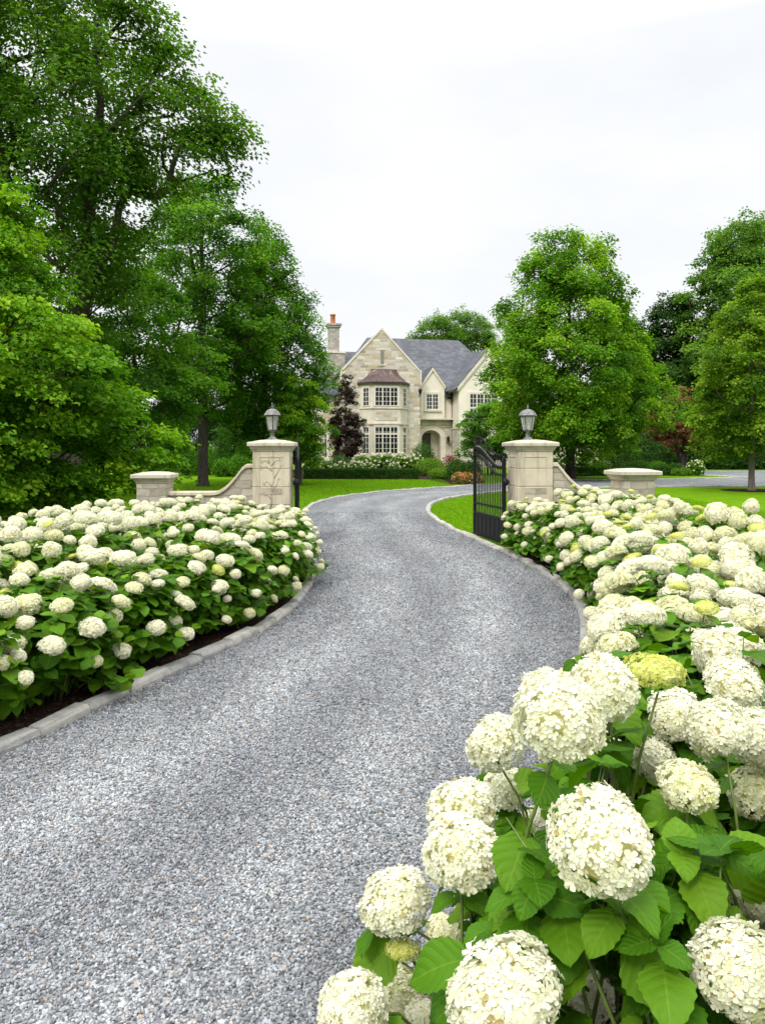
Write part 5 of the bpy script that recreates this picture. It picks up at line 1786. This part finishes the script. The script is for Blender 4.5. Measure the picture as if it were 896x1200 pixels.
# right wing
yw = -2.2
wx0 = lx(537.5, yw); wcx = lx(572, yw); wx1 = 2 * wcx - wx0
wze = lz(456, wx0, yw); wza = lz(414, wcx, yw)
zst = lz(501, wx0, yw)
wall([(wx0, zst), (wx1, zst), (wx1, wze), (wcx, wza), (wx0, wze)], yw, yw + 0.4, M['stucco'])
wall([(wx0, zst), (wx0 + 0.4, zst), (wx0 + 0.4, wze), (wx0, wze)], yw + 0.4, 1, M['stucco'])
wall([(wx1 - 0.4, -0.1), (wx1, -0.1), (wx1, wze), (wx1 - 0.4, wze)], yw + 0.4, 3, M['stucco'])
wall([(wx0 - 0.03, -0.1), (wx1 + 0.03, -0.1), (wx1 + 0.03, zst - 0.1), (wx0 - 0.03, zst - 0.1)], yw - 0.04, yw + 0.39, M['greystone'])
wall([(wx0 - 0.03, -0.1), (wx0 + 0.4, -0.1), (wx0 + 0.4, zst - 0.1), (wx0 - 0.03, zst - 0.1)], yw + 0.395, 1, M['greystone'])
mb = MB(); mb.box(wx0 - 0.08, wx1 + 0.08, yw - 0.1, yw + 0.1, zst - 0.1, zst - 0.003); mb.box(wx0 - 0.08, wx0 - 0.002, yw + 0.1, 0, zst - 0.1, zst - 0.003); mb.build('string_course', M['trim'], house)
mb = MB()
for sg, xe in ((1, wx1 + 0.15), (-1, wx0 - 0.15)):
    zz = wze - 0.18
    p = [(wcx, yw - 0.15, wza), (xe, yw - 0.15, zz), (xe, yw - 0.15, zz + 0.34), (wcx, yw - 0.15, wza + 0.36)]
    q = [(a, yw + 0.05, c) for a, b, c in p]
    mb.add(p + q, [(0, 1, 2, 3), (7, 6, 5, 4), (0, 4, 5, 1), (1, 5, 6, 2), (2, 6, 7, 3), (3, 7, 4, 0)])
mb.build('barge_board', M['trim'], house)
slab('roof', [[(wcx, yw - 0.1, wza + 0.45), (wx1 + 0.4, yw - 0.1, wze - 0.05), (wx1 + 0.4, 6, wze - 0.05), (wcx, 6, wza + 0.45)],
              [(wcx, yw - 0.1, wza + 0.45), (wcx, 6, wza + 0.45), (wx0 - 0.4, 6, wze - 0.05), (wx0 - 0.4, yw - 0.1, wze - 0.05)]], M['roof'], 0.1)
window(lx(550, yw), lx(583, yw), lz(497, wcx, yw), lz(461.5, wcx, yw), yw, 4, 6, trans=lz(478, wcx, yw), sill=False)
# gutters, hopper and down pipe
mb = MB()
mb.box(wx0 - 0.55, wx0 - 0.38, yw - 0.1, 0.0, wze - 0.22, wze - 0.06)
mb.box(dx1 + 0.2, wx0 - 0.4, ey0 - 0.16, ey0 - 0.02, ez - 0.16, ez - 0.02)
pxx = lx(529.7, -0.2)
mb.lathe([(0.05, 0.0), (0.20, 0.45), (0.22, 0.62)], 4, (pxx, -0.30), False, math.pi / 4, M=Matrix.Translation((0, 0, lz(474, pxx, -0.2))))
mb.tube([(pxx, -0.26, lz(474, pxx, -0.2) + 0.2), (pxx, -0.24, 0.05)], 0.07, 8)
mb.tube([(wx0 - 0.45, yw + 1.0, wze - 0.2), (wx0 - 0.4, -0.4, wze - 0.6), (pxx, -0.3, lz(467, pxx, -0.2))], 0.09, 8)
mb.build('downpipe', M['bronze'], house)

# two storey bay with copper roof
yb = yg - 1.25
bx0, bx1 = lx(421.5, yg), lx(477, yg)
fx0, fx1 = lx(436, yb), lx(469, yb)
bay = house
plan = [(bx0, yg), (fx0, yb), (fx1, yb), (bx1, yg)]


def bay_ring(z0, z1, out, mat, name, back=0.1):
    c = ((bx0 + bx1) / 2, yg)
    pl = [(c[0] + (x - c[0]) * (1 + out / 2.0), y - out * (1 if y < yg else 0)) for x, y in plan]
    pl = pl + [(pl[-1][0], yg + back), (pl[0][0], yg + back)]
    m = MB(); n = len(pl)
    m.loft([[(x, y, z0) for x, y in pl], [(x, y, z1) for x, y in pl]])
    return m.build(name, mat, house)


zA = lz(544, 0, yb); zl0, zl1 = lz(532, -3, yb), lz(500, -3, yb)
zu0, zu1 = lz(476, -3, yb), lz(454, -3, yb)
zcor = lz(449.5, -3, yb)
bay_ring(-0.1, zcor, 0.0, M['trim'], 'bay')
bay_ring(lz(497.5, -3, yb), lz(495.5, -3, yb), 0.12, M['trim'], 'bay_cornice')
bay_ring(lz(479, -3, yb), lz(477.5, -3, yb), 0.08, M['trim'], 'bay_cornice')
bay_ring(zl0 - 0.2, zl0 - 0.06, 0.08, M['trim'], 'bay_cornice')
mb = MB(); mb.box(fx0 + 0.25, fx1 - 0.25, yb - 0.02, yb + 0.1, lz(493, -3, yb), lz(481.5, -3, yb)); mb.build('spandrel', M['housestone'], house)
ww0, ww1 = fx0 + 0.22, fx1 - 0.22
window(ww0, ww1, zl0, zl1, yb, 3, 5, trans=lz(508.5, -3, yb), sill=False, sur=0.1)
window(ww0, ww1, zu0, zu1, yb, 3, 4, sill=False, sur=0.1)
for (p, q) in (((bx0, yg), (fx0, yb)), ((fx1, yb), (bx1, yg))):
    L = math.hypot(q[0] - p[0], q[1] - p[1]); an = math.atan2(q[1] - p[1], q[0] - p[0])
    T = Matrix.Translation((p[0], p[1], 0)) @ Matrix.Rotation(an, 4, 'Z')
    window(L * 0.30, L * 0.78, zl0, zl1, 0.0, 1, 5, trans=lz(508.5, -3, yb), sill=False, sur=0.08, M4=T)
    window(L * 0.30, L * 0.78, zu0, zu1, 0.0, 1, 4, sill=False, sur=0.08, M4=T)
mb = MB()
zr = lz(433, -3, yg)
rings = []
for u in np.linspace(0, 1, 7):
    sh = (1 - u) ** 1.7
    pl = []
    c = ((bx0 + bx1) / 2, yg + 0.02)
    for x, y in plan:
        k = 0.54 + 0.56 * sh
        pl.append((c[0] + (x - c[0]) * k, yg + (y - yg) * (0.12 + 1.08 * sh) - (0.02 if y == yg else 0)))
    rings.append([(x, y, zcor + 0.09 + (zr - zcor - 0.09) * u) for x, y in pl] + [(pl[-1][0], yg + 0.05, zcor + 0.09 + (zr - zcor - 0.09) * u), (pl[0][0], yg + 0.05, zcor + 0.09 + (zr - zcor - 0.09) * u)])
mb.loft(rings)
# standing seams on the front
for k in range(1, 7):
    t = k / 7
    pts = []
    for r_ in rings:
        a, b = Vector(r_[1]), Vector(r_[2])
        pts.append(a + (b - a) * t)
    mb.tube(pts, 0.02, 5)
mb.build('bay_roof', M['copper'], house)
bay_ring(zcor - 0.05, zcor + 0.12, 0.22, M['bronze'], 'bay_gutter')

# chimney and left wing
yc = 3.0
cx0, cx1 = lx(385.5, yc), lx(397.5, yc)
zc1 = lz(383, cx0, yc); zc0 = lz(414, cx0, yc)
mb = MB()
mb.box(cx0, cx1, yc, yc + 1.0, zc0, zc1)
mb.box(cx0 - 0.12, cx1 + 0.12, yc - 0.12, yc + 1.12, zc1, zc1 + 0.16); mb.box(cx0 - 0.2, cx1 + 0.2, yc - 0.2, yc + 1.2, zc1 + 0.16, zc1 + 0.30)
mb.box(cx0 - 0.25, cx1 + 0.45, yc - 0.2, yc + 1.2, -0.1, zc0)
chim = mb.build('chimney', M['chimneystone'], house)
mb = MB(); mb.box(cx0 - 0.32, cx1 + 0.52, yc - 0.27, yc + 1.27, zc0, zc0 + 0.16); mb.build('chimney_shoulder', M['trim'], chim)
mb = MB()
pcx = lx(390, yc + 0.4)
mb.lathe([(0.24, zc1 + 0.30), (0.22, zc1 + 0.4), (0.20, zc1 + 1.0), (0.25, zc1 + 1.03), (0.25, zc1 + 1.15), (0.19, zc1 + 1.16), (0.17, zc1 + 0.9)], 12, (pcx, yc + 0.45))
mb.build('chimney_pot', M['terracotta'], chim)
lx0 = lx(366, 1.5)
lze = lz(462, lx0, 1.5); lzr = lz(411, lx0, 6)
wall([(lx0, -0.1), (mx0, -0.1), (mx0, lze), (lx0, lze)], 1.5, 1.9, M['housestone'])
wall([(lx0, -0.1), (lx0 + 0.4, -0.1), (lx0 + 0.4, lze), (lx0, lze)], 1.9, 10, M['housestone'])
slab('roof', [[(lx0 - 0.3, 1.2, lze), (rx0 - 1.0, 1.2, lze), (rx0 - 1.0, 6, lzr), (lx0 + 1.5, 6, lzr)], [(lx0 - 0.3, 1.2, lze), (lx0 + 1.5, 6, lzr), (lx0 - 0.3, 10.5, lze)], [(lx0 - 0.3, 10.5, lze), (lx0 + 1.5, 6, lzr), (rx0 - 1.0, 6, lzr), (rx0 - 1.0, 10.5, lze)]], M['roof'])
window(lx(375, 1.5), lx(383, 1.5), lz(537, lx0, 1.5), lz(508, lx0, 1.5), 1.5, 2, 5)
# low wing to the right, behind the maple
yr = 0.6
qx0, qx1 = wx1 - 0.2, lx(766, yr)
qze = lz(478, qx1, yr); qzr = lz(452, qx1, yr + 4)
wall([(qx0, -0.1), (qx1, -0.1), (qx1, qze), (qx0, qze)], yr, yr + 0.4, M['stucco'])
wall([(qx1 - 0.4, -0.1), (qx1, -0.1), (qx1, qze), (qx1 - 0.4, qze)], yr + 0.4, yr + 8, M['greystone'])
wall([(qx1 - 2.2, -0.1), (qx1 + 0.15, -0.1), (qx1 + 0.15, qze - 0.1), (qx1 - 2.2, qze - 0.1)], yr - 0.25, yr, M['greystone'])
slab('roof', [[(qx0, yr - 0.5, qze), (qx1 + 0.4, yr - 0.5, qze), (qx1 - 1.2, yr + 4, qzr), (qx0, yr + 4, qzr)], [(qx1 + 0.4, yr - 0.5, qze), (qx1 + 0.4, yr + 8.4, qze), (qx1 - 1.2, yr + 4, qzr)],
              [(qx1 + 0.4, yr + 8.4, qze), (qx0, yr + 8.4, qze), (qx0, yr + 4, qzr), (qx1 - 1.2, yr + 4, qzr)]], M['roof'])
for px in (632, 672, 712):
    window(lx(px, yr), lx(px + 16, yr), lz(535, 12, yr), lz(497, 12, yr), yr, 2, 5)
